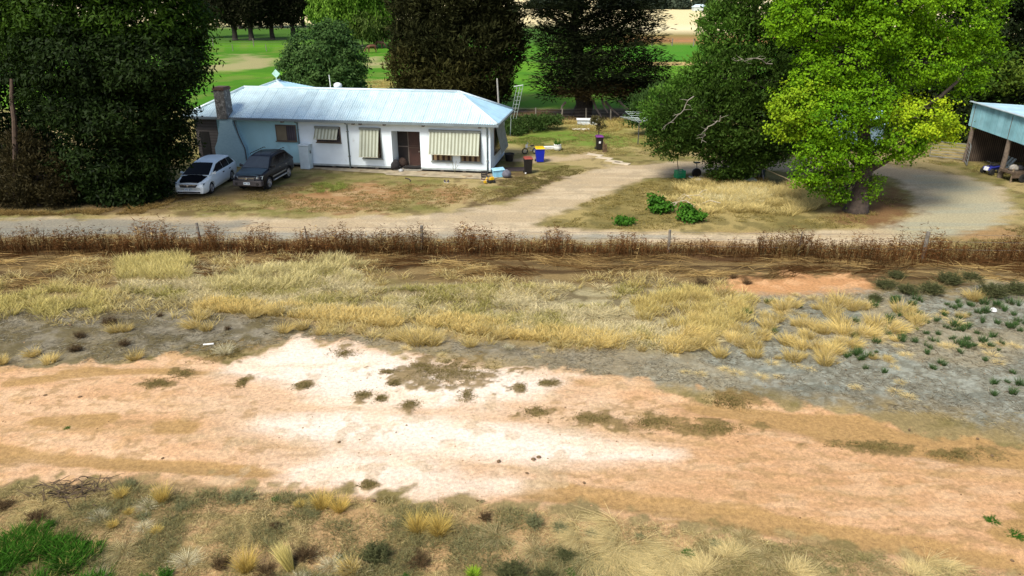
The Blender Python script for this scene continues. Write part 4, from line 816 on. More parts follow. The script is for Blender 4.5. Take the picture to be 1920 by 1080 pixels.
def tuft_into(g, pos, n, h, spread, tilt, droop, c0, c1, wd, bend=(0, 0)):
    """pos (m,3): n blades around every position; h (m,) height"""
    _gs[0] += 1; r = np.random.default_rng(_gs[0]); m_ = len(pos); k = np.repeat(np.arange(m_), n); N_ = len(k)
    a = r.uniform(0, 2*math.pi, N_); rad = np.sqrt(r.random(N_)); h = np.broadcast_to(h, (m_,))
    sp_ = np.broadcast_to(spread, (m_,))[k]*rad
    P = pos[k]+np.stack([np.cos(a)*sp_, np.sin(a)*sp_, np.zeros(N_)], 1)
    tl = tilt*(.25+.9*rad)*r.uniform(.5, 1.3, N_); aa = a+r.normal(size=N_)*.6
    d = unit(np.stack([np.cos(aa)*tl+bend[0], np.sin(aa)*tl+bend[1], np.ones(N_)], 1))
    c0, c1 = np.array(c0), np.array(c1); j = (.72+.56*r.random((N_, 1)))*(.85+.3*r.random(m_))[k][:, None]
    g.add(*blades(P, d, h[k]*r.uniform(.55, 1.15, N_), wd*r.uniform(.6, 1.4, N_), droop*r.uniform(.3, 1.5, N_), c0*j, c1*j, 3, _gs[0]))
def stuff(name, g, mat=BLADE): return tag(add(name, g.mesh(name), mat), kind='stuff')
STR0, STR1 = (.40, .29, .08), (.86, .68, .28); OLV0, OLV1 = (.20, .18, .045), (.54, .48, .17); PAL0, PAL1 = (.36, .29, .15), (.78, .68, .44); BRN0, BRN1 = (.05, .024, .010), (.17, .085, .035); GRN0, GRN1 = (.03, .09, .010), (.09, .24, .03)
GRY0, GRY1 = (.36, .31, .17), (.80, .70, .42)
def z3(q): return np.column_stack([q, gz(q[:, 0], q[:, 1])-.01])
# dry grass band across the middle of the paddock strip
def band(px, n): 
    q = sample_poly(px, n); return z3(q)
g = Grass()
P = band(PX['band'], 8200); P = P[fbm(P[:, 0], P[:, 1]*1.6, 1.5, 4, 191)+.22*(rng.random(len(P))-.5) > .495]; front = rng.random(len(P))
sdv = poly_sd(gpoly(PX['band']), P[:, 0], P[:, 1]); dn = fbm(P[:, 0], P[:, 1], 1.6, 3, 91)
tuft_into(g, P[dn < .5], 16, .26, .22, .55, .5, OLV0, OLV1, .022)
tuft_into(g, P[dn >= .5], 22, .32, .26, .9, .8, GRY0, GRY1, .020, bend=(.35, .05)); k_ = rng.random(len(P)) < .25; tuft_into(g, P[k_], 12, .3, .25, .7, .6, STR0, PAL1, .020)
q = sample_poly([(-60, 520), (230, 480), (600, 478), (900, 500), (1300, 520), (1460, 548), (1460, 620), (1330, 672), (1000, 650), (700, 640), (500, 610), (0, 610)], 2600); q = q[fbm(q[:, 0], q[:, 1]*1.5, 1.2, 4, 171) > .52]; tuft_into(g, z3(q), 18, .2+.3*rng.random(len(q)), .2, .7, .6, STR0, (.80, .70, .36), .018)
edge = gpoly([(560, 575), (800, 598), (1000, 622), (1240, 648), (1330, 645), (1330, 660), (1240, 664), (1000, 640), (800, 622), (560, 602)])
q = sample_poly([(350, 560), (560, 575), (800, 590), (1000, 612), (1240, 640), (1340, 620), (1340, 660), (1240, 662), (1000, 638), (800, 618), (560, 598), (350, 578)], 1900); q = q[fbm(q[:, 0], q[:, 1]*1.3, .8, 4, 194) > .44]; tuft_into(g, z3(q), 16, .36, .16, .5, .45, STR0, STR1, .022)
q = sample_poly([(-300, 545), (60, 535), (160, 545), (230, 560), (225, 585), (150, 600), (-300, 612)], 1300); q = q[fbm(q[:, 0], q[:, 1]*1.4, 1.0, 4, 192) > .46]; tuft_into(g, z3(q), 20, .2+.4*rng.random(len(q)), .2, .5, .5, (.30, .25, .07), (.80, .69, .27), .018)
q = sample_poly([(225, 490), (340, 484), (365, 500), (350, 528), (225, 525)], 240); tuft_into(g, z3(q), 22, .55, .2, .4, .35, (.32, .27, .08), (.82, .71, .30), .020)
q = sample_poly([(430, 500), (520, 505), (640, 480), (680, 500), (660, 535), (500, 550), (380, 550)], 620); q = q[fbm(q[:, 0], q[:, 1]*1.4, .9, 4, 193) > .47]; tuft_into(g, z3(q), 20, .55, .2, .5, .5, (.32, .27, .09), (.84, .74, .38), .020, bend=(.15, 0))
q = sample_poly([(1180, 535), (1300, 545), (1420, 555), (1400, 600), (1330, 640), (1200, 600)], 800); q = q[fbm(q[:, 0], q[:, 1]*1.3, .8, 4, 195) > .48]; tuft_into(g, z3(q), 18, .42, .2, .45, .4, STR0, (.74, .62, .25), .020)
stuff('dry_grass', g)
# flattened straw below the weeds
g = Grass(); n = 22000; q = sample_poly([(-300, 476), (0, 472), (600, 466), (1200, 478), (1500, 482), (2300, 488), (2300, 540), (1640, 520), (1300, 520), (700, 520), (400, 520), (0, 550), (-300, 560)], n)
keep = fbm(q[:, 0]*.5, q[:, 1]*1.6, 1.1, 4, 95) > .47; q = q[keep]; n = len(q)
a = np.where(rng.random(n) < .8, rng.normal(0, .35, n), rng.uniform(0, 6.3, n))+np.where(rng.random(n) < .5, math.pi, 0)+(fbm(q[:, 0], q[:, 1], 2.5, 2, 96)-.5)*2.2
d = unit(np.stack([np.cos(a), np.sin(a), rng.uniform(.02, .35, n)], 1)); mixv = ((fbm(q[:, 0], q[:, 1]*1.8, 1.4, 4, 97)[:, None]-.5)*3.2+.30+(rng.random((n, 1))-.4)*.5).clip(0, 1)
c0 = np.array((.085, .042, .015))*(1-mixv)+np.array((.46, .32, .12))*mixv; c1 = np.array((.16, .08, .03))*(1-mixv)+np.array((.84, .62, .27))*mixv
g.add(*blades(z3(q)+[0, 0, .04], d, rng.uniform(.4, 1.3, n), rng.uniform(.014, .034, n), .45, c0, c1, 3, 5)); stuff('flattened_straw', g)
# standing brown weeds along the wire fence
g = Grass(); fx = np.linspace(-34, 34, 4600); fpy = lambda x: np.interp(x, [-34, -16, -4.5, 8.5, 20, 34], [33.9, 33.9, 33.7, 33.5, 33.0, 33.0])
den = fbm(fx, fx*0, 2.0, 3, 101); dens = (den > -1)
for k in range(3):
    x = fx+rng.normal(0, .04, len(fx)); x = x[dens & (rng.random(len(fx)) < .25+1.3*fbm(fx, fx*0+k, .7, 3, 140+k))]; y = fpy(x)+rng.normal(-.35, .38, len(x))*np.where(x > 14, 1.5, 1)
    hh = (.16+1.5*fbm(x, y*0, 1.1, 4, 103))*np.where(x > 3, .82, 1.0)*rng.uniform(.35, 1.25, len(x)); P = z3(np.column_stack([x, y])); n = len(P)
    d = unit(np.stack([rng.normal(0, .17, n), rng.normal(0, .14, n), np.ones(n)], 1)); j = rng.uniform(.5, 1.6, (n, 1))*np.where(fbm(x, y, 3, 2, 104) > .52, 1.25, .9)[:, None]
    wc = np.where(rng.random((n, 1)) < .09, np.array([(.46, .32, .13)]), np.array([(.125, .052, .018)]))*j
    tan_ = wc*.75+np.array((.16, .095, .035))*rng.random((n, 1))
    g.add(*blades(P, d, hh, .02, rng.uniform(0, .35, n), wc*.5, tan_, 3, 7+k))
    for lv in range(4):      # seed heads and side leaves up each stalk
        t = rng.uniform(.35, 1.0, n); Q_ = P+d*(hh*t)[:, None]; a = rng.uniform(0, 6.3, n); dd = unit(np.stack([np.cos(a), np.sin(a), rng.uniform(-.1, 1.2, n)], 1))
        g.add(*blades(Q_, dd, hh*rng.uniform(.08, .2, n), .03, .4, wc*.7, tan_*1.1, 2, 30+k*7+lv))
stuff('dry_weeds', g)
for nm, pl, nb in (('straw_clump', [(1000, 472, .95), (1462, 476, .85), (1483, 478, .9)], 90),):
    for i, (a, b, h) in enumerate(pl):
        g = Grass(); tuft_into(g, np.array([G(a, b)]), nb, h, .32, .35, .5, (.22, .15, .05), (.55, .42, .18), .03)
        tag(add('straw_clump', g.mesh('straw_clump'), BLADE), ['pale tall straw clump standing in the middle of the brown weed row', 'tall straw clump leaning at the weed row beside the thin steel fence post', 'ragged straw clump right against the thin steel fence post'][i], 'grass clump')
# long golden grass on the island of the drive
g = Grass(); q = sample_poly([(1300, 372), (1262, 352), (1320, 338), (1400, 346), (1490, 346), (1565, 372), (1545, 386), (1480, 406), (1400, 398), (1320, 402), (1250, 380)], 2200); q = q[fbm(q[:, 0], q[:, 1], 1.0, 3, 181)+.15*rng.random(len(q)) > .50]; tuft_into(g, z3(q), 22, .25+.55*fbm(q[:, 0], q[:, 1], .9, 3, 182), .24, .45, .5, (.36, .28, .09), (.84, .70, .32), .022)
q = sample_poly([(1300, 372), (1380, 355), (1450, 362), (1420, 385), (1330, 385)], 300); tuft_into(g, z3(q), 16, .6, .2, .5, .6, (.42, .36, .19), (.82, .74, .44), .024)
q = sample_poly([(1330, 332), (1390, 336), (1440, 344), (1390, 350), (1300, 348)], 220); tuft_into(g, z3(q), 18, .5, .2, .3, .4, (.16, .11, .03), (.42, .30, .09), .026)
stuff('tall_grass', g)
# short grass in the yard, on the far verge and round the buildings
g = Grass()
for px, n, h, c0, c1 in (([(950, 262), (1100, 244), (1240, 250), (1300, 300), (1180, 300), (1130, 292), (1000, 285)], 2600, .14, (.16, .13, .04), (.46, .38, .15)), ([(945, 268), (1010, 252), (1090, 262), (1040, 276)], 700, .14, (.07, .12, .015), (.20, .28, .05)), ([(1020, 425), (1100, 380), (1220, 338), (1320, 330), (1700, 375), (1600, 428), (1200, 430)], 3600, .15, (.14, .11, .03), (.42, .34, .12)),
    ([(250, 392), (520, 352), (640, 345), (900, 345), (1020, 345), (900, 392), (600, 400)], 3200, .12, (.14, .11, .035), (.40, .31, .12)), ([(585, 345), (640, 340), (650, 355), (600, 362)], 300, .2, (.12, .15, .03), (.36, .40, .10)), ([(940, 340), (1060, 310), (1100, 320), (950, 375)], 900, .13, (.08, .07, .02), (.26, .22, .08)), ([(1750, 290), (1960, 320), (1960, 345), (1800, 320), (1740, 305)], 900, .18, (.22, .18, .06), (.55, .47, .18)), ([(200, 395), (340, 365), (345, 372), (260, 402), (0, 405), (-200, 408), (-200, 395)], 900, .28, (.14, .09, .03), (.36, .25, .09)), ([(1760, 470), (1920, 420), (1980, 440), (1980, 475)], 700, .2, (.16, .13, .05), (.40, .33, .14)), ([(1050, 222), (1120, 222), (1210, 226), (1200, 250), (1060, 246)], 500, .5, (.28, .21, .06), (.62, .50, .20)), ([(675, 180), (735, 176), (740, 150), (690, 155)], 300, .6, (.30, .24, .07), (.60, .48, .18))):
    q = sample_poly(px, n); q = q[fbm(q[:, 0], q[:, 1], 1.5, 3, 111) > .44]; tuft_into(g, z3(q), 9, h, .14, .8, .6, c0, c1, .026)
stuff('short_grass', g)
# low weeds: dead mats on the track and mown litter over the grey strip
g = Grass(); pts = []
for a, b, rx, ry in MATP:
    c = G(a, b); ex, ey = rx*mpp(c), np.linalg.norm(G(a, b-ry)-G(a, b+ry))/2; n = int(60+ex*ey*420); u_ = rng.normal(size=(n, 2))*.42; pts.append(np.column_stack([c[0]+u_[:, 0]*ex*1.15, c[1]+u_[:, 1]*ey*1.15]))
pts = np.concatenate(pts); tuft_into(g, z3(pts), 7, .09, .06, 1.2, .7, (.085, .07, .025), (.30, .24, .09), .016); stuff('dead_weed_mat', g)
g = Grass(); n = 52000; q = np.concatenate([sample_poly(PX['ash'], n), sample_poly([(-100, 910), (600, 930), (1100, 965), (1500, 1020), (1900, 1082), (1900, 1200), (-100, 1200)], 52000)]); n = len(q)
q = q[fbm(q[:, 0], q[:, 1], .9, 4, 121) > .42]; n = len(q); a = rng.uniform(0, 6.3, n); d = unit(np.stack([np.cos(a), np.sin(a), rng.uniform(.02, .4, n)], 1))
mv = rng.beta(1.1, 1.5, (n, 1)); c1 = np.array((.09, .07, .04))*(1-mv)+np.array((.54, .50, .38))*mv
near = (q[:, 1] < 19)[:, None]; c1 = np.where(near, np.array((.10, .08, .03))*(1-mv)+np.array((.74, .60, .30))*mv, c1)
g.add(*blades(z3(q)+[0, 0, .015], d, rng.uniform(.06, .32, n)*np.where(near[:, 0], .75, 1), rng.uniform(.008, .020, n)*np.where(near[:, 0], .6, 1), .3, c1*.8, c1, 2, 9)); stuff('straw_litter', g)
# --- single tufts, each an object of its own; variants share mesh data
def variants(kind, k):
    out = []
    for i in range(k):
        g = Grass(); O = np.zeros((1, 3))
        if kind == 'yellow': tuft_into(g, O, 230, 1.0, .42, .50, .45, STR0, STR1, .024, bend=rng.normal(0, .15, 2)); tuft_into(g, rng.normal(0, .28, (3, 3))*[1, 1, 0], 40, .6, .2, .8, .5, STR0, PAL1, .022)
        elif kind == 'gold': tuft_into(g, O, 420, 1.0, .30, .50, .45, (.38, .26, .05), (.92, .70, .22), .014); tuft_into(g, O, 120, .7, .4, 1.1, .6, (.30, .22, .06), (.80, .64, .28), .014)
        elif kind == 'flat': tuft_into(g, O, 190, .9, .35, 1.8, .6, (.50, .38, .16), (.90, .76, .42), .028, bend=(rng.uniform(-.8, .8), rng.uniform(-.4, .4)))
        elif kind == 'pale': tuft_into(g, O, 320, 1.0, .36, 1.0, .6, PAL0, (.88, .84, .60), .016)
        elif kind == 'splay': tuft_into(g, O, 300, 1.15, .16, 1.7, .9, (.26, .20, .08), (.84, .72, .40), .014, bend=(-.6, -.4))
        elif kind == 'lying': tuft_into(g, rng.normal(0, .28, (4, 3))*[1, 1, 0], 240, rng.uniform(.7, 1.3, 4), .22, 1.5, .8, (.42, .32, .13), (.95, .80, .42), .015, bend=(rng.choice([-1.6, 1.4]), -.5))
        elif kind == 'lean': tuft_into(g, O, 520, 1.0, .16, .35, .35, (.40, .32, .08), (.90, .78, .32), .013, bend=(-.75, .35))
        elif kind == 'sprout': tuft_into(g, rng.normal(0, .20, (4, 3))*[1, 1, 0], 26, rng.uniform(.5, 1.0, 4), .10, .55, .3, (.03, .06, .02), (.10, .19, .055), .040); tuft_into(g, rng.normal(0, .2, (2, 3))*[1, 1, 0], 16, .5, .2, 1.0, .4, (.10, .09, .05), (.30, .28, .16), .03)
        elif kind in ('olive', 'brown', 'dusk', 'green'):
            ca, cb, ns, lf = {'olive': ((.12, .12, .05), (.36, .37, .19), 80, 24), 'brown': ((.05, .030, .016), (.20, .135, .065), 110, 12), 'dusk': ((.045, .050, .020), (.19, .20, .085), 150, 26), 'green': ((.025, .08, .010), (.09, .27, .03), 70, 40)}[kind]
            r = np.random.default_rng(900+i); a = r.uniform(0, 6.3, ns); tl = np.abs(r.normal(0, .8 if kind != 'dusk' else .55, ns)); d = unit(np.stack([np.cos(a)*tl, np.sin(a)*tl, np.ones(ns)], 1)); L_ = r.uniform(.45, 1.05, ns)*.9; P = np.stack([np.cos(a), np.sin(a), 0*a], 1)*r.uniform(0, .32, ns)[:, None]
            g.add(*blades(P, d, L_, .018, .35, np.array(ca)*1.3+.02, np.array(ca)*1.6+.02, 3, i)); k = np.repeat(np.arange(ns), lf); t = r.uniform(.25, 1.0, len(k)); Q2 = P[k]+d[k]*(L_[k]*t)[:, None]; Q2[:, 2] -= L_[k]*.12*t**2; a2_ = r.uniform(0, 6.3, len(k))
            dd = unit(np.stack([np.cos(a2_), np.sin(a2_), r.uniform(-.2, 1.2, len(k))], 1)); mm = np.clip(r.beta(2, 2, len(k))*.8+.3*(r.random(ns)[k]-.3), 0, 1)[:, None]; cc = np.array(ca)*(1-mm)+np.array(cb)*mm
            g.add(*blades(Q2, dd, r.uniform(.05, .14, len(k)), .022, .4, cc*.85, cc*1.1, 2, 50+i))
            if kind in ('olive', 'dusk'): tuft_into(g, rng.normal(0, .3, (4, 3))*[1, 1, 0], 30, .7, .2, .7, .5, (.20, .17, .07), (.60, .52, .26), .012)
        elif kind == 'greenold': 
            tuft_into(g, O, 200, .8, .4, .8, .5, (.02, .06, .012), (.08, .22, .03), .06); tuft_into(g, O, 120, .6, .5, 1.2, .5, (.03, .08, .012), (.12, .28, .05), .07)
        elif kind == 'lime': tuft_into(g, O, 200, 1.0, .3, .5, .4, (.10, .20, .010), (.38, .55, .05), .07)
        elif kind == 'olive':
            tuft_into(g, O, 230, .75, .55, 1.0, .5, (.04, .055, .022), (.155, .195, .085), .032); tuft_into(g, O, 90, 1.0, .45, .55, .4, (.06, .06, .03), (.26, .26, .14), .020)
        elif kind == 'brown': tuft_into(g, O, 190, .9, .36, .9, .5, (.045, .028, .014), (.19, .125, .06), .024)
        elif kind == 'dusk': 
            tuft_into(g, O, 320, .95, .42, .7, .4, (.03, .035, .014), (.11, .125, .05), .026); tuft_into(g, O, 80, 1.1, .4, .55, .3, (.08, .07, .04), (.30, .24, .12), .016)
        out.append(g.mesh(kind+'_tuft'))
    return out
VAR = {k: variants(k, 4 if k in ('yellow', 'gold', 'flat', 'pale', 'lying', 'olive', 'sprout', 'brown') else 2) for k in ('yellow', 'gold', 'flat', 'pale', 'splay', 'lying', 'lean', 'sprout', 'green', 'lime', 'olive', 'brown', 'dusk')}
NAMES = dict(yellow='grass_tuft', gold='grass_tuft', flat='straw_tuft', pale='straw_tuft', splay='straw_tuft', lying='straw_tuft', lean='grass_tuft', sprout='green_sprout', green='green_weed', lime='green_weed', olive='olive_weed', brown='dead_weed', dusk='dark_weed')
def plant(kind, a, b, wpx, label, group=None, sz=1.0, hs=None):
    p = G(a, b); k = mpp(p); w_ = wpx*k; me = VAR[kind][int(rng.integers(len(VAR[kind])))]
    o = add(NAMES[kind], me, BLADE, None, (p[0], p[1], float(gz(p[0], p[1]))-.01), rng.uniform(0, 6.28) if kind not in ('lean', 'splay') else rng.uniform(-.3, .3))
    base = {'yellow': 1.0, 'gold': 1.15, 'flat': 1.9, 'pale': 1.6, 'splay': 2.2, 'lying': 2.2, 'lean': 1.1, 'sprout': .95, 'green': 1.5, 'lime': 1.0, 'olive': 1.9, 'brown': 1.5, 'dusk': 1.5}[kind]
    s = w_/base; o.scale = (s, s, s*(hs or 1)); return tag(o, label, NAMES[kind].replace('_', ' '), group)
def R3_(lst, off, sc): return [(off[0]+x/sc, off[1]+y/sc) for x, y in lst]
yl = R3_([(90, 420), (230, 400), (280, 470), (60, 540), (160, 560), (330, 600), (280, 650), (100, 690), (210, 740), (400, 740), (410, 690), (450, 640), (480, 580), (530, 540), (660, 570), (730, 580), (790, 610), (830, 510), (890, 560), (890, 610), (950, 470), (1010, 470), (960, 620), (1030, 620), (1080, 570), (590, 670), (660, 690), (740, 690), (830, 720), (860, 720), (620, 760), (800, 780), (950, 680), (1190, 600), (1230, 500), (1290, 540), (1640, 410), (880, 450), (800, 460), (620, 460), (560, 480), (30, 620), (140, 660), (340, 680), (700, 640), (30, 700)], (1280, 420), 3)
q = sample_poly([(1285, 560), (1400, 548), (1700, 560), (1830, 600), (1700, 670), (1560, 690), (1380, 660), (1290, 650)], 60)
for x_, y_ in q:
    k_ = 'flat' if rng.random() < .4 else 'yellow'; o = add('grass_tuft' if k_ == 'yellow' else 'straw_tuft', VAR[k_][int(rng.integers(len(VAR[k_])))], BLADE, None, (x_, y_, float(gz(x_, y_))), rng.uniform(0, 6.3)); sc_ = rng.uniform(.18, .5); o.scale = (sc_, sc_, sc_*rng.uniform(.6, 1.0))
    tag(o, 'short straw yellow grass tuft on the grey ground at the right of the strip' if k_ == 'yellow' else 'pale flattened straw tuft lying on the grey ground at the right of the strip', 'grass tuft', 'yellow tufts on the grey ground' if k_ == 'yellow' else 'flattened tufts on the grey ground')
q = sample_poly([(1640, 560), (1920, 545), (1920, 690), (1760, 650), (1560, 690), (1600, 600)], 45)
for x_, y_ in q:
    o = add('green_sprout', VAR['sprout'][int(rng.integers(4))], BLADE, None, (x_, y_, float(gz(x_, y_))), rng.uniform(0, 6.3)); sc_ = rng.uniform(.15, .42); o.scale = (sc_, sc_, sc_*1.3); tag(o, 'small dark green sprout on the grey ground at the right of the strip', 'green sprout', 'green sprouts on the grey ground')
for a, b in yl: plant('yellow', a, b+2, rng.uniform(22, 34), 'short straw yellow grass tuft on the grey ground at the right of the strip', 'yellow tufts on the grey ground', hs=1.0)
fl_ = R3_([(650, 800), (720, 815), (1100, 660), (1220, 690), (1260, 740), (1160, 770), (1190, 805), (300, 840), (440, 860), (540, 860), (100, 850), (20, 840), (500, 780), (240, 820), (1220, 890), (980, 920), (1200, 940), (1270, 970), (1460, 690), (1500, 690), (1710, 690), (1740, 740), (1790, 680), (1860, 690), (1780, 780), (1450, 520)], (1280, 420), 3)
for a, b in fl_: plant('flat', a, b, rng.uniform(22, 36), 'pale flattened straw tuft lying on the grey ground at the right of the strip', 'flattened tufts on the grey ground', hs=.6)
sp_ = R3_([(370, 510), (510, 600), (490, 430), (660, 460), (1090, 460), (1150, 550), (1160, 620), (1240, 650), (1330, 500), (1370, 550), (1360, 610), (1440, 610), (1400, 650), (1300, 660), (930, 740), (1000, 750), (1060, 740), (1030, 800), (1140, 830), (1370, 720), (1390, 690), (1550, 710), (1690, 650), (1590, 640), (1600, 570), (1520, 560), (1550, 520), (1480, 440), (1560, 450), (1610, 440), (1700, 480), (1690, 540), (1780, 550), (1830, 570), (1880, 540), (1900, 600), (1750, 630), (1690, 760), (1760, 890), (1820, 880), (1900, 890), (1860, 830), (1740, 950), (1840, 940), (1400, 800), (1450, 780), (1600, 690), (1660, 610), (970, 540), (970, 630), (1250, 470), (1180, 440), (1420, 540), (1780, 450), (1850, 500), (1280, 520), (1330, 550), (960, 725)], (1280, 420), 3)
for a, b in sp_: plant('sprout', a, b+4, rng.uniform(11, 19), 'small dark green sprout on the grey ground at the right of the strip', 'green sprouts on the grey ground', hs=1.2)
lm = R3_([(1090, 575), (1165, 595), (1130, 530), (1600, 605), (1700, 590), (1800, 620), (1850, 590), (1560, 510), (760, 755), (190, 735), (280, 780), (10, 785), (650, 605), (710, 600), (1430, 520)], (0, 420), 3)
for a, b in lm: plant('yellow', a, b, rng.uniform(18, 30), 'small straw tuft on the dark litter at the left of the strip', 'tufts on the dark litter')
md = R3_([(290, 575), (320, 650), (360, 705), (430, 610), (600, 610), (800, 610), (890, 640), (170, 620), (100, 610), (1180, 715), (1270, 665), (730, 690), (1460, 690), (1690, 715), (1880, 745), (1100, 755), (1200, 690), (570, 740), (250, 570)], (640, 420), 3)
for a, b in md: plant('flat' if rng.random() < .45 else 'yellow', a, b, rng.uniform(14, 30), 'pale straw tuft along the front edge of the dry grass band', 'tufts at the edge of the grass band')
plant('yellow', 783, 645, 40, 'squat golden tuft with green at its foot beside the white patch'); plant('yellow', 812, 645, 34, 'golden tuft standing right of a squat one with a green foot'); plant('pale', 954, 656, 20, 'lone pale bushy tuft on grey ground right of the white patch', hs=1.3)
plant('pale', 421, 664, 34, 'pale wispy tuft on a brown mat at the left tip of the white patch', hs=1.4)
for a, b, w_ in R3_([(430, 715), (700, 685), (620, 565), (450, 640), (580, 545), (900, 520), (1280, 590)], (0, 420), 3) and [(143, 658, 34), (233, 648, 30), (207, 608, 40), (150, 633, 30), (300, 593, 20), (427, 617, 18)]: plant('brown', a, b, w_, 'low dark dead weed on the dark litter at the left of the strip', 'dead weeds on the dark litter')
for a, b, w_, hs in ((1315, 538, 44, 1), (1400, 532, 26, .8), (1375, 522, 20, 1)): plant('brown', a, b, w_, 'dry brown weed beside the orange bare patch', 'weeds beside the orange patch', hs=hs)
for a, b, w_ in ((1660, 540, 50), (1700, 550, 50), (1745, 550, 60), (1680, 520, 40), (1860, 555, 70), (1905, 550, 60), (1640, 565, 36), (1780, 530, 60), (1820, 525, 44)): plant('dusk', a, b, w_, 'dark low shrubby weed below the weed row near the right edge', 'shrubby weeds near the right edge', hs=.7)
plant('splay', 1840, 530, 40, 'pale spiky splayed tuft among dark weeds near the right edge'); plant('yellow', 1825, 562, 22, 'single straw tuft just below the dark weeds near the right edge', hs=1.3)
# foreground verge
for kind, a, b, w_, hs, lb in [
 ('gold', 305, 940, 36, 1.35, 'upright golden tuft standing alone in the left foreground'), ('gold', 227, 932, 30, .9, 'golden tuft beside the heap of dead brush in the foreground'), ('gold', 604, 952, 42, 1.1, 'golden tuft at the near edge of the track, left of a twin'), ('gold', 637, 956, 38, 1.1, 'golden tuft at the near edge of the track, right of its twin'), ('gold', 783, 995, 46, 1.2, 'big golden tuft, left of two touching tufts below the track'), ('gold', 823, 1000, 52, 1.05, 'big golden tuft, right of two touching tufts below the track'), ('gold', 462, 1068, 50, 1.25, 'tall pale gold tuft beside a dead bush in the foreground'), ('lean', 545, 1068, 54, 1.35, 'tall golden tuft swept over to one side in the foreground'),
 ('gold', 212, 988, 22, .8, 'small gold tuft beside a white wispy one in the left foreground'), ('gold', 242, 962, 20, .7, 'tiny gold tuft above the splayed grey clump in the left foreground'), ('gold', 294, 998, 22, .7, 'small gold tuft above the splayed grey clump'), ('gold', 563, 950, 24, .7, 'brownish small tuft left of two golden twins'),
 ('pale', 187, 970, 36, 1, 'white wispy tuft in the left foreground'), ('pale', 278, 950, 44, .8, 'white wispy tuft at the foot of the lone golden tuft'), ('pale', 350, 1055, 54, 1, 'broad white wispy tuft near the bottom of the picture'), ('pale', 270, 990, 34, .8, 'white wispy low tuft above the splayed grey clump'), ('pale', 620, 1062, 50, .8, 'pale wispy tuft between two dark bushes at the bottom'), ('pale', 186, 1082, 40, 1, 'white wispy tuft at the bottom edge beside the green mat'), ('pale', 560, 1088, 40, .8, 'white wispy tuft at the bottom edge below the swept tuft'),
 ('splay', 232, 1035, 80, .8, 'grey brown clump with long splayed stems in the left foreground'), ('splay', 930, 1005, 90, .8, 'pale clump of long bowed stems below the dead twigs'), ('splay', 1000, 1035, 80, .7, 'pale bowed clump next to a dark bush at the bottom'), ('splay', 1050, 985, 50, .7, 'pale bowed clump right of the feathery green weed'), ('splay', 1440, 1045, 70, .7, 'bowed straw clump below the end of the lying straw'), ('splay', 1660, 1070, 70, .7, 'bowed straw clump near the bottom right'), ('splay', 1395, 1010, 64, .8, 'bowed straw clump at the top of the lying straw'),
 ('green', 93, 988, 30, 1.2, 'bright green weed beside a brown bush in the left foreground'), ('green', 137, 1022, 30, .9, 'green weed above the green mat, largest of three in a row'), ('green', 165, 1018, 18, .9, 'green weed above the green mat, middle of three in a row'), ('green', 188, 1022, 24, .9, 'green weed above the green mat, nearest the splayed clump'), ('green', 518, 937, 22, .7, 'small green weed at the near edge of the track'), ('green', 1147, 1012, 18, .7, 'small green weed in the lying straw, upper one'), ('green', 1070, 1075, 26, .8, 'small green weed in the lying straw, lower one'), ('green', 1290, 1038, 30, .7, 'green weed among straw right of the lying heap'), ('green', 310, 1082, 44, 1.2, 'bright green weed at the bottom edge left of the dead bush'), ('green', 270, 1090, 34, 1.1, 'green weed at the bottom edge near the white wispy tuft'), ('green', 760, 1082, 24, .9, 'green weed at the bottom edge left of the lime one'), ('green', 1860, 978, 36, .3, 'flat green patch of weed on the track at the right edge, upper'), ('green', 1905, 1006, 40, .3, 'flat green patch of weed on the track at the right edge, lower'), ('green', 126, 804, 16, .5, 'tiny green weed on the bare track at the left'),
 ('lime', 887, 1080, 24, .9, 'bright lime yellow weed at the bottom edge'), ('yellow', 657, 1070, 40, 1.1, 'yellow green grass clump under the large dark bush'),
 ('olive', 240, 912, 60, .8, 'grey green weed behind the small golden tuft by the brush heap'), ('olive', 453, 935, 90, .5, 'spreading grey green weed along the near edge of the track'), ('olive', 340, 952, 50, .7, 'grey green weed right of the lone golden tuft'), ('olive', 1000, 985, 62, 1.3, 'feathery grey green weed taller than its neighbours below the track'), ('olive', 1050, 990, 50, .7, 'lower grey green weed right of the feathery one'), ('olive', 270, 970, 50, .6, 'low grey green weed between two white wispy tufts'), ('olive', 590, 965, 44, .5, 'low grey green weed under the golden twins'), ('olive', 640, 1048, 50, .7, 'grey green weed left of the large dark bush'), ('olive', 1110, 1000, 44, .4, 'low grey green weed at the top of the lying straw'), ('olive', 1200, 1005, 36, .4, 'grey green weed behind the lying straw'), ('olive', 1340, 1020, 40, .4, 'low grey green weed by the bowed straw clump'), ('olive', 1560, 1070, 40, .4, 'grey green weed near the bottom right'), ('olive', 905, 940, 20, .5, 'small grey green weed on the sandy edge below the track'),
 ('brown', 70, 972, 66, .6, 'brown dead bush in the left foreground beside a bright green weed'), ('brown', 415, 1062, 54, 1.2, 'dead bush right of the broad white wispy tuft'), ('brown', 573, 1045, 70, .8, 'dark brown dead weed right of the swept golden tuft'), ('brown', 517, 988, 34, .9, 'small dead weed behind the swept golden tuft'), ('brown', 787, 1055, 70, .7, 'dead brown weed right of the large dark bush'), ('brown', 910, 972, 40, 1.1, 'dead twiggy weed between golden tufts and the feathery green weed'), ('brown', 5, 950, 60, .6, 'dead brown weed at the left edge of the picture'), ('brown', 500, 1075, 60, .7, 'dead weed between the pale gold tuft and the swept one'),
 ('dusk', 705, 1048, 84, 1.0, 'large dark grey green bush in the middle foreground'), ('dusk', 960, 1085, 90, .9, 'dark bush at the bottom edge right of the lime weed'), ('dusk', 1060, 1045, 50, .8, 'small dark bush between bowed straw clumps'), ('dusk', 1020, 1090, 60, .8, 'dark bush at the bottom edge below the bowed straw')]:
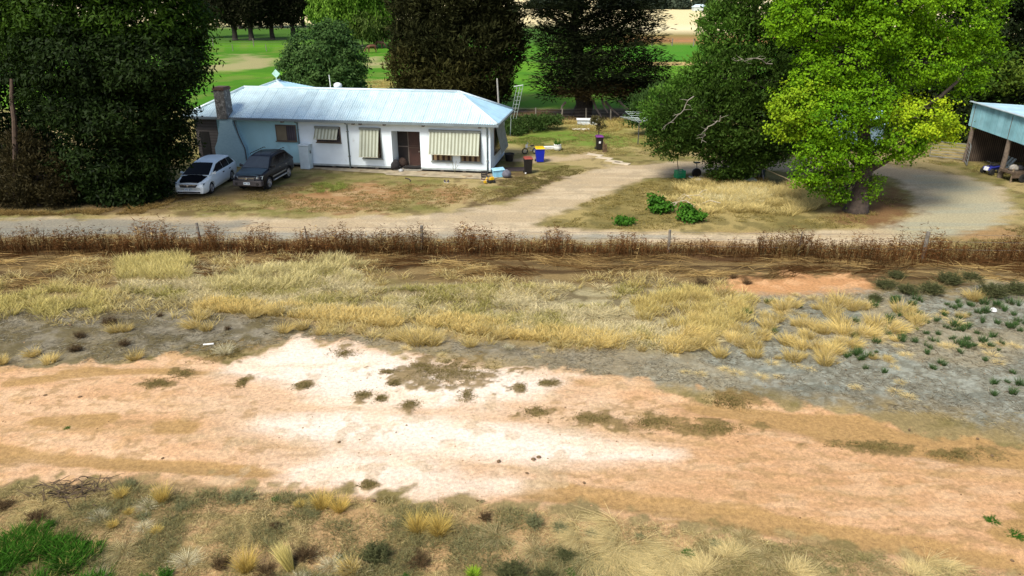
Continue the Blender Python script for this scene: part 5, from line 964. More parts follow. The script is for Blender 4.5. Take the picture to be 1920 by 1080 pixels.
    plant(kind, a, b, w_*(.92 if kind in ('gold', 'lean') else .9), lb, None, hs=hs*(1.2 if kind in ('gold', 'lean') else .85))
for a, b, w_ in ((1150, 1022, 120), (1215, 1025, 110), (1180, 1068, 120), (1250, 1062, 120), (1110, 1050, 100), (1320, 1065, 110), (1370, 1040, 90), (1500, 1080, 110), (1780, 1065, 90), (1720, 1080, 90), (1160, 1045, 90), (1290, 1085, 100), (1080, 1012, 80)): plant('lying', a, b, w_, 'heap of long pale straw lying flat below the right half of the track', 'lying straw heaps', hs=.42)
g = Grass(); q = sample_poly([(-60, 1005), (60, 998), (120, 1015), (185, 1045), (200, 1120), (-60, 1120)], 620); q = q[fbm(q[:, 0], q[:, 1], .7, 3, 151)+.25*(fbm(q[:, 0], q[:, 1], .2, 2, 152)-.5)-.10*(rng.random(len(q))-.5) > .47]; h_ = .12+.3*rng.random(len(q)); tuft_into(g, z3(q), 30, h_, .17, .9, .4, (.016, .05, .007), (.07, .20, .02), .022); tuft_into(g, z3(q[::3]), 10, .3, .2, .9, .4, (.14, .13, .03), (.42, .38, .12), .018); stuff('green_ground_cover', g)
g = Grass(); q = sample_poly([(-60, 905), (600, 930), (1100, 965), (1500, 1025), (1900, 1090), (1900, 1150), (-60, 1150)], 9000); f_ = fbm(q[:, 0], q[:, 1], .8, 4, 131); qa = q[f_ > .52]; tuft_into(g, z3(qa), 12, .05+.13*rng.random(len(qa)), .12, 1.0, .6, (.12, .105, .04), (.48, .42, .18), .009); qa = q[(f_ < .46)][:1500]; tuft_into(g, z3(qa), 9, .05+.14*rng.random(len(qa)), .10, 1.2, .6, (.36, .28, .11), (.84, .70, .36), .009); qa = q[(f_ > .57) & (q[:, 0] < 2)]; tuft_into(g, z3(qa), 14, .08+.14*rng.random(len(qa)), .14, .8, .5, (.10, .095, .04), (.34, .33, .16), .010); stuff('low_weeds', g)
# heap of dead brush in the left foreground
m = MB(); c = G(143, 922)
for k in range(90):
    a = rng.uniform(0, 6.3); p = c+np.array([rng.normal(0, .42), rng.normal(0, .22), .02]); d = np.array([math.cos(a), math.sin(a)*.6, rng.uniform(.0, .5)]); L_ = rng.uniform(.25, .65); m.tube([p, p+d*L_*.5+rng.normal(size=3)*.03, p+d*L_], [.013, .010, .005], 4)
tag(m.build('brush_heap', M('dead_twig', (.085, .055, .032), .9, vary=.5, scale=8)), 'heap of dark dead brush at the near edge of the track on the left', 'brush heap')
# ------------------------------------------------------------------ shrubs on the island
shP = ((.02, .075, .006), (.08, .22, .02))
for a, b, w_, h, lb, s_ in ((1237, 398, 24, 36, 'leafy green bush on the island with a lower lobe beside dead branches', 41), (1294, 415, 24, 34, 'leafy green bush on the island in front of the dead branches', 42), (1168, 421, 10, 14, 'tiny green bush alone on the island of the drive', 43)):
    tree('green_bush', lb, G(a, b), [(a-6, b-h*.6, w_*.7, h*.45, 0), (a+10, b-h*.32, w_*.75, h*.3, 0), (a-2, b-h*.3, w_*.8, h*.32, -.1)], int(1500*(w_/24)**2)+300, (.16, .12), .2, shP, 'broad', .03, seed=s_, bark=BARK, cat='bush', fork=.2, shell=.3)
tree('sapling', 'thin young tree behind the purple lidded bin', G(1122, 262), [(1120, 228, 10, 8, 0), (1126, 236, 8, 6, 0)], 500, (.22, .08), .2, ((.05, .05, .015), (.14, .12, .05)), 'spray', .05, seed=44, bark=BARK, fork=1.3)
tree('green_hedge', 'low mounded green hedge behind the right end of the farmhouse', G(985, 247), [(960, 238, 26, 10, 0), (990, 232, 34, 12, .5), (1020, 228, 26, 10, 1), (1040, 226, 16, 8, 1), (965, 246, 24, 8, -1), (950, 228, 22, 10, 2)], 9000, (.2, .1), .35, ((.02, .045, .008), (.075, .13, .03)), 'spray', .05, seed=45, cat='hedge', fork=.2, shell=.4, thick=1.2)
m = MB()
for pts in ([(1262, 390), (1285, 376), (1310, 377), (1320, 382)], [(1258, 385), (1285, 386), (1300, 398)], [(1300, 392), (1330, 386), (1350, 392)], [(1302, 376), (1316, 368), (1324, 366)], [(1268, 380), (1282, 374), (1296, 384)]): m.tube([G(a, b)+[0, 0, .12+.25*math.sin(3*i/len(pts))] for i, (a, b) in enumerate(pts)], list(np.linspace(.05, .02, len(pts))), 6)
tag(m.build('fallen_branch', M('bleached_wood', (.46, .40, .30), .9, vary=.3)), 'bleached dead branch lying behind the two leafy bushes on the island', 'branch')
# ------------------------------------------------------------------ fences
TIM = M('fence_timber', (.19, .17, .14), .9, vary=.35, scale=8); STEEL = M('rusty_steel', (.10, .075, .06), .7, vary=.3); WIRE = M('fence_wire', (.14, .13, .12), .7)
def fence(name, label, posts, hts, rads, wires, wr=.006, skip=()):
    P0 = np.array(posts[0]); r = thing(name, label, 'fence', tuple(P0))
    for i, (p, h, rd) in enumerate(zip(posts, hts, rads)):
        p = np.array(p)-P0; ln = rng.normal(0, .03, 2)
        MB().tube([p-[0, 0, .2], p+[ln[0]*.5, ln[1]*.5, h*.5], p+[ln[0], ln[1], h]], [rd, rd*.96, rd*.9], 8).build('post', TIM if rd > .04 else STEEL, r)
    for z in wires:
        m = MB(); m.tube([np.array(p)-P0+[0, -.06, z*h] for p, h in zip(posts, hts)], wr, 4); m.build('wire', WIRE, r)
    return r
fp = [G(-420, 458), G(-60, 458), G(5, 462), G(377, 462), G(577, 466), G(791, 468), G(1024, 470), G(1253, 474), G(1496, 480), G(1730, 484), G(2100, 488)]
fence('wire_fence', 'long wire fence of timber and thin steel posts in the brown weeds along the road', fp, [1.15, 1.1, 1.0, 1.2, 1.15, 1.22, 1.0, 1.15, 1.2, 1.3, 1.2], [.07, .07, .03, .075, .025, .08, .02, .07, .03, .09, .07], (.35, .65, .92))
fence('wire_fence', 'low wire fence of grey posts in front of the layered pine behind the yard', [G(a, b) for a, b in ((900, 222), (957, 223), (1005, 223), (1053, 225), (1099, 224), (1145, 226), (1195, 226), (1250, 228))], [1.05]*8, [.075]*8, (.4, .7, .95))
fence('wire_fence', 'thin paddock fence along the near side of the far road', [G(a, b) for a, b in ((395, 96), (437, 96), (500, 96), (560, 96), (620, 97), (680, 97))], [1.3]*6, [.09, .07, .08, .07, .08, .07], (.5, .92), .012)
fence('wire_fence', 'thin paddock fence along the far side of the far road under the dark pines', [G(a, b) for a, b in ((400, 87), (476, 87), (545, 87), (610, 87), (680, 87))], [1.6]*5, [.10]*5, (.5, .92), .012)
fence('wire_fence', 'distant fence beside the red earth bank right of the layered pine', [G(a, b) for a, b in ((1190, 86), (1222, 86), (1260, 86), (1300, 87))], [1.5]*4, [.12]*4, (.5, .9), .012)
# steel farm gate by the shed
p0 = G(1742, 296); p1 = G(1808, 303); gd = p1-p0; L_ = np.linalg.norm(gd); gr = thing('farm_gate', 'grey tubular steel farm gate standing between the lime green tree and the shed', 'gate', tuple(p0), math.atan2(gd[1], gd[0]))
gm = M('galvanised', (.20, .205, .195), .6)
MB().tube([(0, 0, .15), (0, 0, 1.25), (L_, 0, 1.25), (L_, 0, .15), (0, 0, .15)], .03, 6).build('gate_frame', gm, gr)
for z in (.38, .58, .78, 1.0): MB().tube([(.03, 0, z), (L_-.03, 0, z)], .018, 6).build('rail', gm, gr)
p2 = G(1812, 312); gd2 = p2-p1; L2 = np.linalg.norm(gd2); gr2 = thing('farm_gate', 'short round topped steel gate panel swung open at the shed corner', 'gate', tuple(p1), math.atan2(gd2[1], gd2[0]))
MB().tube([(0, 0, .1), (0, 0, 1.3), (.1*L2, 0, 1.45), (.8*L2, 0, 1.45), (L2, 0, 1.3), (L2, 0, .1), (0, 0, .1)], .035, 6).build('gate_frame', gm, gr2)
for z in (.4, .65, .9, 1.15): MB().tube([(.03, 0, z), (L2-.03, 0, z)], .022, 6).build('rail', gm, gr2)
# ------------------------------------------------------------------ open shed at the right edge
sp1, sp2 = G(1808, 303), G(1874, 333); q = sp2-sp1; sa = math.atan2(q[1], q[0]); SL = 12.5
shed = thing('iron_shed', 'open farm shed of pale blue corrugated iron and timber posts at the right edge', 'shed', tuple(sp1), sa)   # local X runs along the open front, Y to the right of it is into the shed (+Y)
teal = wave_mat('shed_iron', (.30, .56, .64), (.20, .45, .52), .8, 'X', .55, .15, lap=.04, vary=.25); troof = wave_mat('shed_roof_iron', (.46, .66, .76), (.36, .56, .66), .8, 'X', .5, .2, lap=.06)
z0, z1 = 2.55, 4.15
def corr_wall(x0, x1, y, za, zb, pitch, amp, za2=None, zb2=None):
    n = int((x1-x0)/pitch*5); xs = np.linspace(x0, x1, n); V_ = []
    for t in (0, 1):
        for x in xs:
            u_ = (x-x0)/(x1-x0); V_.append((x, y+amp*math.sin(2*math.pi*x/pitch), (za+(zb-za)*t) + ((za2-za)*(1-t)+(zb2-zb)*t if za2 is not None else 0)*u_))
    return V_, np.array([(i, i+1, n+i+1, n+i) for i in range(n-1)])
V_, Fq = corr_wall(-.35, SL, -.12, z0, z1, .16, .015); add('fascia', make_mesh('fascia', V_, Fq, True), teal, shed)
rfV = []; n = 400; xs = np.linspace(-.5, SL, n)
for y, z in ((-.30, z1+.03), (3.2, 4.0), (6.8, 3.55)):
    for x in xs: rfV.append((x, y, z+.014*math.sin(2*math.pi*x/.16)))
add('roof', make_mesh('roof', rfV, np.array([(k*n+i, k*n+i+1, (k+1)*n+i+1, (k+1)*n+i) for k in range(2) for i in range(n-1)]), True), troof, shed)
MB().box(-.5, SL, -.34, -.16, z1+.05, z1+.10).build('ridge_cap', capm, shed)
sb = wave_mat('shed_boards', (.10, .07, .05), (.035, .024, .018), .14, 'Y', .9, vary=.4); sbx = wave_mat('shed_boards_back', (.10, .07, .05), (.03, .02, .016), .14, 'X', .9, vary=.4)
MB().box(-.2, -.1, .05, 6.5, .0, 3.5).build('end_wall', sb, shed); MB().box(-.095, SL, 6.4, 6.5, .0, 3.5).build('rear_wall', sbx, shed)
for x in (0.02, L_*0+np.linalg.norm(q), 8.6): MB().tube([(x, 0, -.2), (x+.04, .02, 1.3), (x-.02, 0, 4.05)], [.17, .15, .13], 9).build('post', M('old_post', (.17, .13, .10), .95, vary=.4, scale=5, bump=.5), shed)
MB().box(-.05, SL, .05, .2, 2.5, 2.7).build('beam', M('old_beam', (.09, .065, .05), .9), shed)
def SH(x, y, z=0): c_, s_ = math.cos(sa), math.sin(sa); return sp1+np.array([c_*x-s_*y, s_*x+c_*y, z])
# grey blue building behind the lime green tree
p = G(1535, 291); fb = thing('metal_shed', 'grey blue metal shed mostly hidden behind the lime green tree', 'shed', (p[0], p[1]+1.5, 0), math.radians(-3))
blu = wave_mat('blue_iron', (.20, .30, .38), (.16, .25, .32), .7, 'X', .5, .2, lap=.05)
V_, Fq = corr_wall(-3.0, 5.2, 0, .25, 2.1, .16, .012); add('wall', make_mesh('wall', V_, Fq, True), blu, fb); MB().box(-3.0, 5.2, .03, 3.6, 0, 2.1).build('side_wall', blu, fb)
MB().box(-3.05, 5.25, -.03, -.0155, .0, .24).build('base', dark, fb)
MB().hull8([(-3.2, -.3, 2.12), (5.4, -.3, 2.12), (5.4, 3.9, 2.12), (-3.2, 3.9, 2.12), (-3.2, 1.7, 3.1), (5.4, 1.7, 3.1), (5.4, 1.9, 3.1), (-3.2, 1.9, 3.1)]).build('roof', troof, fb)
p = D(1313, 12, 405); fh = thing('far_house', 'tiny white roofed farm building beside the wheat field in the far distance', 'house', (p[0], 405, 0)); fh.scale = (.55, .55, .6); MB().box(-6, 6, 0, 8, 0, 3).build('wall', M('far_wall', (.5, .55, .55), .8), fh)
MB().hull8([(-6.6, -.6, 3.01), (6.6, -.6, 3.01), (6.6, 8.6, 3.01), (-6.6, 8.6, 3.01), (-3.5, 3.8, 5.2), (3.5, 3.8, 5.2), (3.5, 4.2, 5.2), (-3.5, 4.2, 5.2)]).build('roof', capm, fh)
# ------------------------------------------------------------------ wheelie bins
def bin_(label, a, b, rz, body_c, lid_c, hh=1.0, ww=1.0, open_=0):
    r = thing('wheelie_bin', label, 'bin', tuple(G(a, b)), rz); bm_ = M('bin_'+'_'.join(f'{int(c*100):02d}' for c in body_c), body_c, .45, vary=.12); lm = M('lid_'+'_'.join(f'{int(c*100):02d}' for c in lid_c), lid_c, .45, vary=.1); w_, d_, h = .27*ww, .30*ww, .98*hh
    m = MB(); m.hull8([(-w_*.8, -d_*.72, .06), (w_*.8, -d_*.72, .06), (w_*.8, d_*.72, .06), (-w_*.8, d_*.72, .06), (-w_, -d_, h), (w_, -d_, h), (w_, d_, h), (-w_, d_, h)])
    m.build('body', bm_, r, bevel=.03)
    MB().hull8([(-w_-.025, -d_-.03, h+.002), (w_+.025, -d_-.03, h+.002), (w_+.025, d_+.02, h+.002), (-w_-.025, d_+.02, h+.002), (-w_-.025, -d_-.03, h+.05), (w_+.025, -d_-.03, h+.05), (w_+.025, d_+.02, h+.05), (-w_-.025, d_+.02, h+.05)]).build('rim', bm_, r)
    l = MB(); l.hull8([(-w_-.04, -d_-.06, h+.052), (w_+.04, -d_-.06, h+.052), (w_+.04, d_+.03, h+.052), (-w_-.04, d_+.03, h+.052), (-w_*.9, -d_*.8, h+.13), (w_*.9, -d_*.8, h+.13), (w_*.9, d_*.85, h+.15), (-w_*.9, d_*.85, h+.15)])
    l.build('lid', lm, r, bevel=.03)
    MB().tube([(-w_*.8, d_+.08, h-.02), (w_*.8, d_+.08, h-.02)], .022, 6).build('handle', bm_, r)
    for s in (-1, 1): MB().disc((s*(w_*.8+.04), d_*.72+.03, .1), 'x', .001, .10, .06, 16).build('wheel', dark, r)
    return r
rb = bin_('black wheelie bin with a faded red lid near the corner of the farmhouse', 990, 325, .15, (.012, .010, .010), (.26, .055, .035), 1.0, 1.0)
MB().box(-.26, -.17, -.29, -.255, .04, .13).build('label', M('white_sticker', (.75, .75, .75), .5), rb)
bin_('bright blue wheelie bin with a yellow lid in front of the child bicycle', 1012, 304, .1, (.004, .018, .40), (.66, .44, .004), .98, 1.18)
pb = bin_('black wheelie bin with a purple lid beside the sapling in the yard', 1123, 281, .05, (.012, .011, .012), (.16, .035, .19), 1.0, 1.0); MB().box(-.07, .07, -.285, -.272, .55, .72).build('label', M('white_sticker', (.75, .75, .75), .5), pb)
# ------------------------------------------------------------------ yard things
def one(name, label, cat, m, mat, loc, rz=0, smooth=False, bevel=0, group=None): return tag(m.build(name, mat, None, tuple(loc), rz, smooth, bevel), label, cat, group)
tb = MB().lathe([(.24, 0), (.27, .05), (.34, .50), (.38, .51), (.38, .56), (.34, .56), (.31, .48)], n=20); one('plant_tub', 'black round tub standing against the side wall of the farmhouse', 'tub', tb, M('black_plastic', (.016, .014, .013), .5), G(955, 302), smooth=False)
bt = thing('plastic_tub', 'light blue plastic tub turned on its side at the farmhouse corner', 'tub', tuple(G(934, 331)), .2); bl = M('sky_plastic', (.22, .50, .70), .45)
MB().hull8([(-.34, -.3, 0), (.30, -.3, 0), (.30, .28, 0), (-.34, .28, 0), (-.38, -.34, .46), (.36, -.34, .50), (.36, .32, .50), (-.38, .32, .46)]).build('tub_body', bl, bt, bevel=.03)
MB().hull8([(-.42, -.40, .465), (.42, -.40, .505), (.42, .36, .505), (-.42, .36, .465), (-.40, -.38, .52), (.40, -.38, .57), (.40, .34, .57), (-.40, .34, .52)]).build('rim', M('pale_sky_plastic', (.34, .62, .80), .45), bt, bevel=.02)
MB().box(.301, .40, -.3, .2, .05, .44).build('opening', dark, bt)
ck = thing('milk_crate', 'black plastic crate by the corner downpipe of the farmhouse', 'crate', tuple(G(908, 333)), .1); cm = M('crate_black', (.018, .013, .015), .55)
m = MB(); 
for z in (.0, .12, .24, .34): m.box(-.2, .2, -.2, -.17, z, z+.06); m.box(-.2, .2, .17, .2, z, z+.06); m.box(-.2, -.17, -.168, .168, z, z+.06); m.box(.17, .2, -.168, .168, z, z+.06)
m.box(-.19, .19, -.19, .19, .01, .03); m.build('crate_sides', cm, ck)
for x in (-1, 1):
    for y in (-1, 1): MB().box(x*.185-.02, x*.185+.02, y*.185-.02, y*.185+.02, 0, .405).build('corner_post', cm, ck)
ty = thing('toy_digger', 'small yellow toy digger on the ground beside the black crate', 'toy', tuple(G(921, 343)), .5); yt = M('toy_yellow', (.70, .42, .01), .4)
MB().box(-.22, .22, -.12, .12, .1, .2).build('chassis', M('toy_black', (.02, .02, .02), .5), ty); MB().box(-.08, .18, -.1, .1, .202, .38).build('cab', yt, ty, bevel=.02)
MB().tube([(-.12, 0, .2), (-.3, 0, .4), (-.42, 0, .18)], .035, 6).build('digger_arm', yt, ty); MB().hull8([(-.5, -.1, .05), (-.38, -.1, .05), (-.38, .1, .05), (-.5, .1, .05), (-.52, -.1, .2), (-.38, -.1, .18), (-.38, .1, .18), (-.52, .1, .2)]).build('bucket', yt, ty)
for x in (-.15, .15):
    for y in (-.13, .13): MB().disc((x, y, .09), 'y', .001, .09, .05, 14).build('wheel', M('toy_black', (.02, .02, .02), .5), ty)
def shoe(label, a, b, rz, c, grp=None):
    r = thing('shoe', label, 'shoe', tuple(G(a, b)), rz, grp); MB().hull8([(-.055, -.16, .0), (.055, -.16, .0), (.05, .15, .0), (-.05, .15, .0), (-.05, -.15, .06), (.05, -.15, .06), (.045, .14, .13), (-.045, .14, .13)]).build('upper', M('shoe_'+label.split()[0], c, .7), r, bevel=.03)
    MB().box(-.058, .058, -.17, .155, -.02, .025).build('sole', M('sole_white', (.5, .48, .48), .7), r)
shoe('dark boot with pale sole, left one of the pair on the farmhouse path', 834, 341, .2, (.05, .035, .04)); shoe('dark boot with pale sole, right one of the pair on the farmhouse path', 840, 341.5, -.15, (.05, .035, .04))
shoe('brown shoe in front of the black crate, nearer the toy digger', 911, 338.5, 1.2, (.09, .045, .02)); shoe('brown shoe in front of the black crate, farther from the toy digger', 905, 338, .7, (.09, .045, .02))
bg_ = MB().lathe([(.04, 0), (.24, .06), (.30, .24), (.22, .42), (.10, .50), (.05, .55)], n=14, sx=1.1); one('grey_bag', 'slumped dark grey bag on the ground behind the light blue tub', 'bag', bg_, M('grey_cloth', (.12, .12, .15), .9, vary=.5, scale=6), G(950, 333), smooth=True)
mt_ = MB().box(-.8, .8, -.6, .6, .012, .04); one('door_mat', 'dark brown mat lying on the ground between the house corner and the red lidded bin', 'mat', mt_, M('mat_brown', (.035, .022, .022), .95, vary=.4), G(968, 318), .1)
for lb, a, b, c, sx in (('dark bundle of things left against the porch cheek', 742, 318, (.02, .018, .02), .34), ('dark brown bundle on the porch beside the screen door', 755, 314, (.045, .025, .018), .38)):
    one('bundle', lb, 'bundle', MB().lathe([(.1, 0), (sx, .05), (sx*.95, .35), (sx*.5, .6), (.05, .66)], n=10, sy=.8), M('cloth_'+str(a), c, .9, vary=.6, scale=6), G(a, b, .05)+[0, 0, .05], .4, True)
one('porch_rug', 'black crumpled rug lying across the front of the porch', 'rug', MB().tube([(-.75, .0, .1), (-.35, .05, .14), (.1, -.02, .13), (.5, .06, .15), (.75, .0, .1)], [.06, .13, .11, .13, .06], 8), M('rug_black', (.014, .012, .012), .95), G(776, 317, .1), -.1, True)
one('grey_bag', 'small pale bag on the porch step edge', 'bag', MB().lathe([(.05, 0), (.17, .04), (.16, .14), (.04, .2)], n=10), M('pale_bag', (.42, .42, .42), .8), G(752, 322), 0, True)
one('stick', 'curved dark stick on the dirt in front of the path', 'stick', MB().tube([(-.3, .4, .04), (-.05, .15, .06), (.12, -.2, .05), (.13, -.5, .03)], [.035, .04, .035, .02], 6), M('dark_wood', (.05, .035, .028), .9), G(767, 338))
one('timber_offcut', 'pale timber offcut lying on the path under the striped double window', 'timber', MB().box(-.28, .28, -.05, .05, .04, .09), M('pale_timber', (.50, .40, .24), .8), G(868, 333), -.7)
one('wall_weed', 'thin dry weed growing at the wall under the striped double window', 'weed', MB().tube([(0, 0, 0), (.05, -.03, .5), (.12, 0, .9)], .012, 4).tube([(0, 0, 0), (-.08, -.03, .4), (-.14, 0, .75)], .012, 4).tube([(.03, -.02, .3), (.22, -.05, .6)], .01, 4).tube([(.0, -.02, .2), (-.2, -.05, .5)], .01, 4), M('weed_stem', (.16, .15, .08), .9), G(853, 326))
gcr = thing('plastic_crate', 'green slatted plastic crate beside the drive with a stick behind it', 'crate', tuple(G(1274, 333)), .25); gp_ = M('crate_green', (.01, .30, .12), .45)
m = MB()
for k in range(5): z = .03+k*.1; m.box(-.3, .3, -.24, -.2, z, z+.065); m.box(-.3, .3, .2, .24, z, z+.065); m.box(-.3, -.26, -.198, .198, z, z+.065); m.box(.26, .3, -.198, .198, z, z+.065)
m.box(-.28, .28, -.22, .22, .0, .028); m.build('crate_sides', gp_, gcr)
for x in (-1, 1):
    for y in (-1, 1): MB().box(x*.28-.025, x*.28+.025, y*.22-.025, y*.22+.025, 0, .515).build('corner_post', gp_, gcr)
one('stick', 'thin upright stick leaning behind the green crate', 'stick', MB().tube([(.1, .3, 0), (-.05, .25, .7), (-.16, .2, 1.25)], .022, 6), M('dark_wood', (.05, .035, .028), .9), G(1272, 331))
st = thing('exercise_cycle', 'black exercise cycle with a round flywheel and tall T shaped saddle by the drive', 'exercise bike', tuple(G(1305, 333)), .2); bk = M('gym_black', (.014, .013, .015), .45)
MB().disc((0, 0, .32), 'y', .001, .32, .16, 24).build('flywheel', bk, st); MB().box(-.4, .45, -.05, .05, .0, .06).box(-.42, -.36, -.25, .25, .0, .07).box(.40, .46, -.25, .25, .0, .07).build('base', M('gym_grey', (.4, .4, .42), .4), st)
MB().tube([(.02, 0, .4), (-.04, 0, .98)], .035, 8).build('seat_post', M('gym_steel', (.35, .35, .37), .35, .7), st); MB().hull8([(-.24, -.12, .98), (.20, -.06, .98), (.20, .06, .98), (-.24, .12, .98), (-.24, -.13, 1.06), (.2, -.04, 1.05), (.2, .04, 1.05), (-.24, .13, 1.06)]).build('saddle', bk, st, bevel=.02)
one('white_bucket', 'small white bucket in the grass in front of the exercise cycle', 'bucket', MB().lathe([(.13, 0), (.17, .30), (.185, .31), (.185, .34), (.165, .34), (.15, .05)], n=16), M('white_plastic', (.78, .78, .76), .5), G(1308, 345))
# frame, drum and trough under the drooping tree
fr_ = thing('swing_frame', 'grey metal A frame stand half in shade under the drooping tree', 'frame', tuple(G(1412, 341)), .1); fm_ = M('frame_grey', (.30, .29, .32), .5, .4)
for x in (-.75, .55):
    for y in (-.45, .45): MB().tube([(x*.7, 0, 1.25), (x, y, 0)], .028, 6).build('leg', fm_, fr_)
MB().tube([(-.53, 0, 1.25), (.9, 0, 1.15)], .03, 6).build('top_bar', fm_, fr_)
one('red_seat', 'red plastic seat resting on top of the grey A frame', 'seat', MB().hull8([(-.3, -.22, 0), (.3, -.22, 0), (.3, .22, 0), (-.3, .22, 0), (-.36, -.26, .2), (.34, -.26, .16), (.34, .26, .3), (-.36, .26, .32)]), M('red_plastic', (.42, .06, .03), .5), G(1412, 341)+[.25, .1, 1.27], .2, bevel=.04)
one('long_stick', 'long pale pole leaning from the A frame down into the golden grass', 'pole', MB().tube([(0, 0, 1.05), (1.5, -1.0, .5), (2.6, -1.8, .02)], .03, 6), M('pale_timber', (.50, .40, .24), .8), G(1418, 341))
one('water_trough', 'pale blue grey basin under the A frame', 'basin', MB().hull8([(-.35, -.22, 0), (.35, -.22, 0), (.35, .22, 0), (-.35, .22, 0), (-.42, -.28, .38), (.42, -.28, .38), (.42, .28, .38), (-.42, .28, .38)]), M('basin_blue', (.34, .44, .42), .6), G(1404, 346), .1, bevel=.04)
one('water_trough', 'pale rounded tub in the grass left of the blue grey basin', 'basin', MB().lathe([(.2, 0), (.34, .08), (.34, .2), (.2, .32), (.05, .36)], n=16, sx=1.3), M('tub_grey', (.42, .46, .40), .6), G(1388, 345), 0, True)
one('black_drum', 'black round drum beside the A frame in the shade', 'drum', MB().lathe([(.24, 0), (.26, .05), (.24, .1), (.26, .3), (.24, .55), (.2, .6)], n=18), M('drum_black', (.015, .015, .02), .5), G(1417, 338)+[.45, .4, 0], 0, True)
one('tyre', 'black tyre lying on the bare ground between the two trees on the drive', 'tyre', MB().lathe([(.2, .02), (.34, 0), (.40, .08), (.36, .2), (.2, .22), (.16, .12)], n=20), M('tyre', (.018, .018, .018), .9), G(1487, 337), 0, True)
# rotary clothes line
cl = thing('clothes_line', 'rotary clothes line on a thin post in the dry yard', 'clothes line', tuple(G(1196, 271))); cg = M('line_steel', (.30, .36, .37), .4, .5)
MB().tube([(0, 0, -.1), (0, 0, 2.0)], .04, 8).build('post', M('line_post', (.06, .06, .06), .6), cl)
tips = []
for k in range(4):
    a = k*math.pi/2+.5; tp = (1.9*math.cos(a), 1.9*math.sin(a), 2.35); tips.append(tp); MB().tube([(0, 0, 1.75), tp], .022, 6).build('line_arm', cg, cl)
for t in (.45, .65, .85, 1.0):
    m = MB(); pt_ = [np.array([0, 0, 1.75])*(1-t)+np.array(q_)*t for q_ in tips]; m.tube(pt_+[pt_[0]], .008, 4); m.build('line', cg, cl)
# child bicycle
bk_ = thing('child_bicycle', 'small dark child bicycle standing behind the blue bin', 'bicycle', tuple(G(994, 289)), .15); bf = M('bike_frame', (.30, .33, .40), .4, .3)
for x in (-.40, .40):
    wl = MB().disc((x, 0, .24), 'y', .17, .24, .06, 22).build('wheel', M('tyre', (.018, .018, .018), .9), bk_); MB().disc((x, 0, .24), 'y', .001, .06, .05, 12).build('hub', M('hub', (.5, .5, .5), .4, .6), wl)
    for k in range(5): a = k*math.pi/5; MB().tube([(x-.17*math.cos(a), 0, .24-.17*math.sin(a)), (x+.17*math.cos(a), 0, .24+.17*math.sin(a))], .009, 4).build('spoke', M('hub', (.5, .5, .5), .4, .6), wl)
MB().tube([(.40, 0, .24), (.02, 0, .28), (.12, 0, .58), (.40, 0, .24)], .022, 6).tube([(.02, 0, .28), (-.25, 0, .60), (.11, 0, .56)], .026, 6).build('frame', bf, bk_)
MB().tube([(-.40, 0, .24), (-.25, 0, .60), (-.22, 0, .82)], .025, 6).build('fork', bf, bk_); MB().tube([(-.18, -.26, .84), (-.22, -.1, .82), (-.22, .1, .82), (-.18, .26, .84)], .02, 6).build('handlebar', bf, bk_)
MB().hull8([(.02, -.06, .60), (.28, -.09, .62), (.28, .09, .62), (.02, .06, .60), (.02, -.04, .66), (.28, -.1, .70), (.28, .1, .70), (.02, .04, .66)]).build('saddle', dark, bk_, bevel=.015); MB().box(-.36, -.2, -.02, .02, .5, .74).build('plate', M('bike_plate', (.55, .58, .62), .5), bk_)
# white planters
pw = M('white_pot', (.74, .75, .72), .6, vary=.2)
pg = thing('flower_pot', 'white rounded garden pot with a small green plant in the yard', 'plant pot', tuple(G(1045, 282))); MB().lathe([(.16, 0), (.30, .1), (.33, .28), (.26, .42), (.30, .46), (.25, .46)], n=16).build('pot', pw, pg, smooth=True)
g = Grass(); tuft_into(g, np.array([[0, 0, .4]]), 40, .6, .16, .45, .3, GRN0, GRN1, .05); add('plant', g.mesh('plant'), BLADE, pg)
one('planter_trough', 'long low white planter left of the white garden pot', 'planter', MB().hull8([(-.55, -.16, 0), (.45, -.16, 0), (.45, .16, 0), (-.55, .16, 0), (-.6, -.2, .22), (.5, -.2, .22), (.5, .2, .22), (-.6, .2, .22)]), pw, G(1036, 280)+[-.1, .1, 0], .1, bevel=.03)
one('wooden_stump', 'split brown tree stump beside the purple lidded bin', 'stump', MB().hull8([(-.12, -.12, 0), (.12, -.12, 0), (.12, .12, 0), (-.12, .12, 0), (-.1, -.1, .85), (.02, -.1, .6), (.02, .1, .6), (-.1, .1, .8)]).hull8([(.04, -.08, 0), (.2, -.08, 0), (.2, .1, 0), (.04, .1, 0), (.05, -.06, .5), (.16, -.06, .66), (.16, .08, .66), (.05, .08, .5)]), M('stump_brown', (.13, .08, .04), .9, vary=.5, scale=6), G(1133, 285), .2)
bx = thing('white_trough', 'white rectangular tub upturned in long grass by the back fence', 'tub', tuple(G(1101, 233)), -.05); MB().hull8([(-.95, -.4, 0), (.95, -.4, 0), (.95, .4, 0), (-.95, .4, 0), (-.88, -.34, .42), (.88, -.34, .42), (.88, .34, .42), (-.88, .34, .42)]).build('tub_body', M('tub_white', (.50, .55, .58), .5), bx, bevel=.04)
MB().box(-1.0, 1.0, -.45, .45, .43, .49).build('rim', M('tub_rim', (.8, .84, .86), .5), bx)
one('white_board', 'flat white board lying in front of the upturned white tub', 'board', MB().box(-.75, .75, -.2, .2, .03, .10), M('board_white', (.78, .76, .70), .7), G(1089, 243.5), -.05)
bm_ = M('plank_pale', (.50, .42, .30), .9, vary=.2)
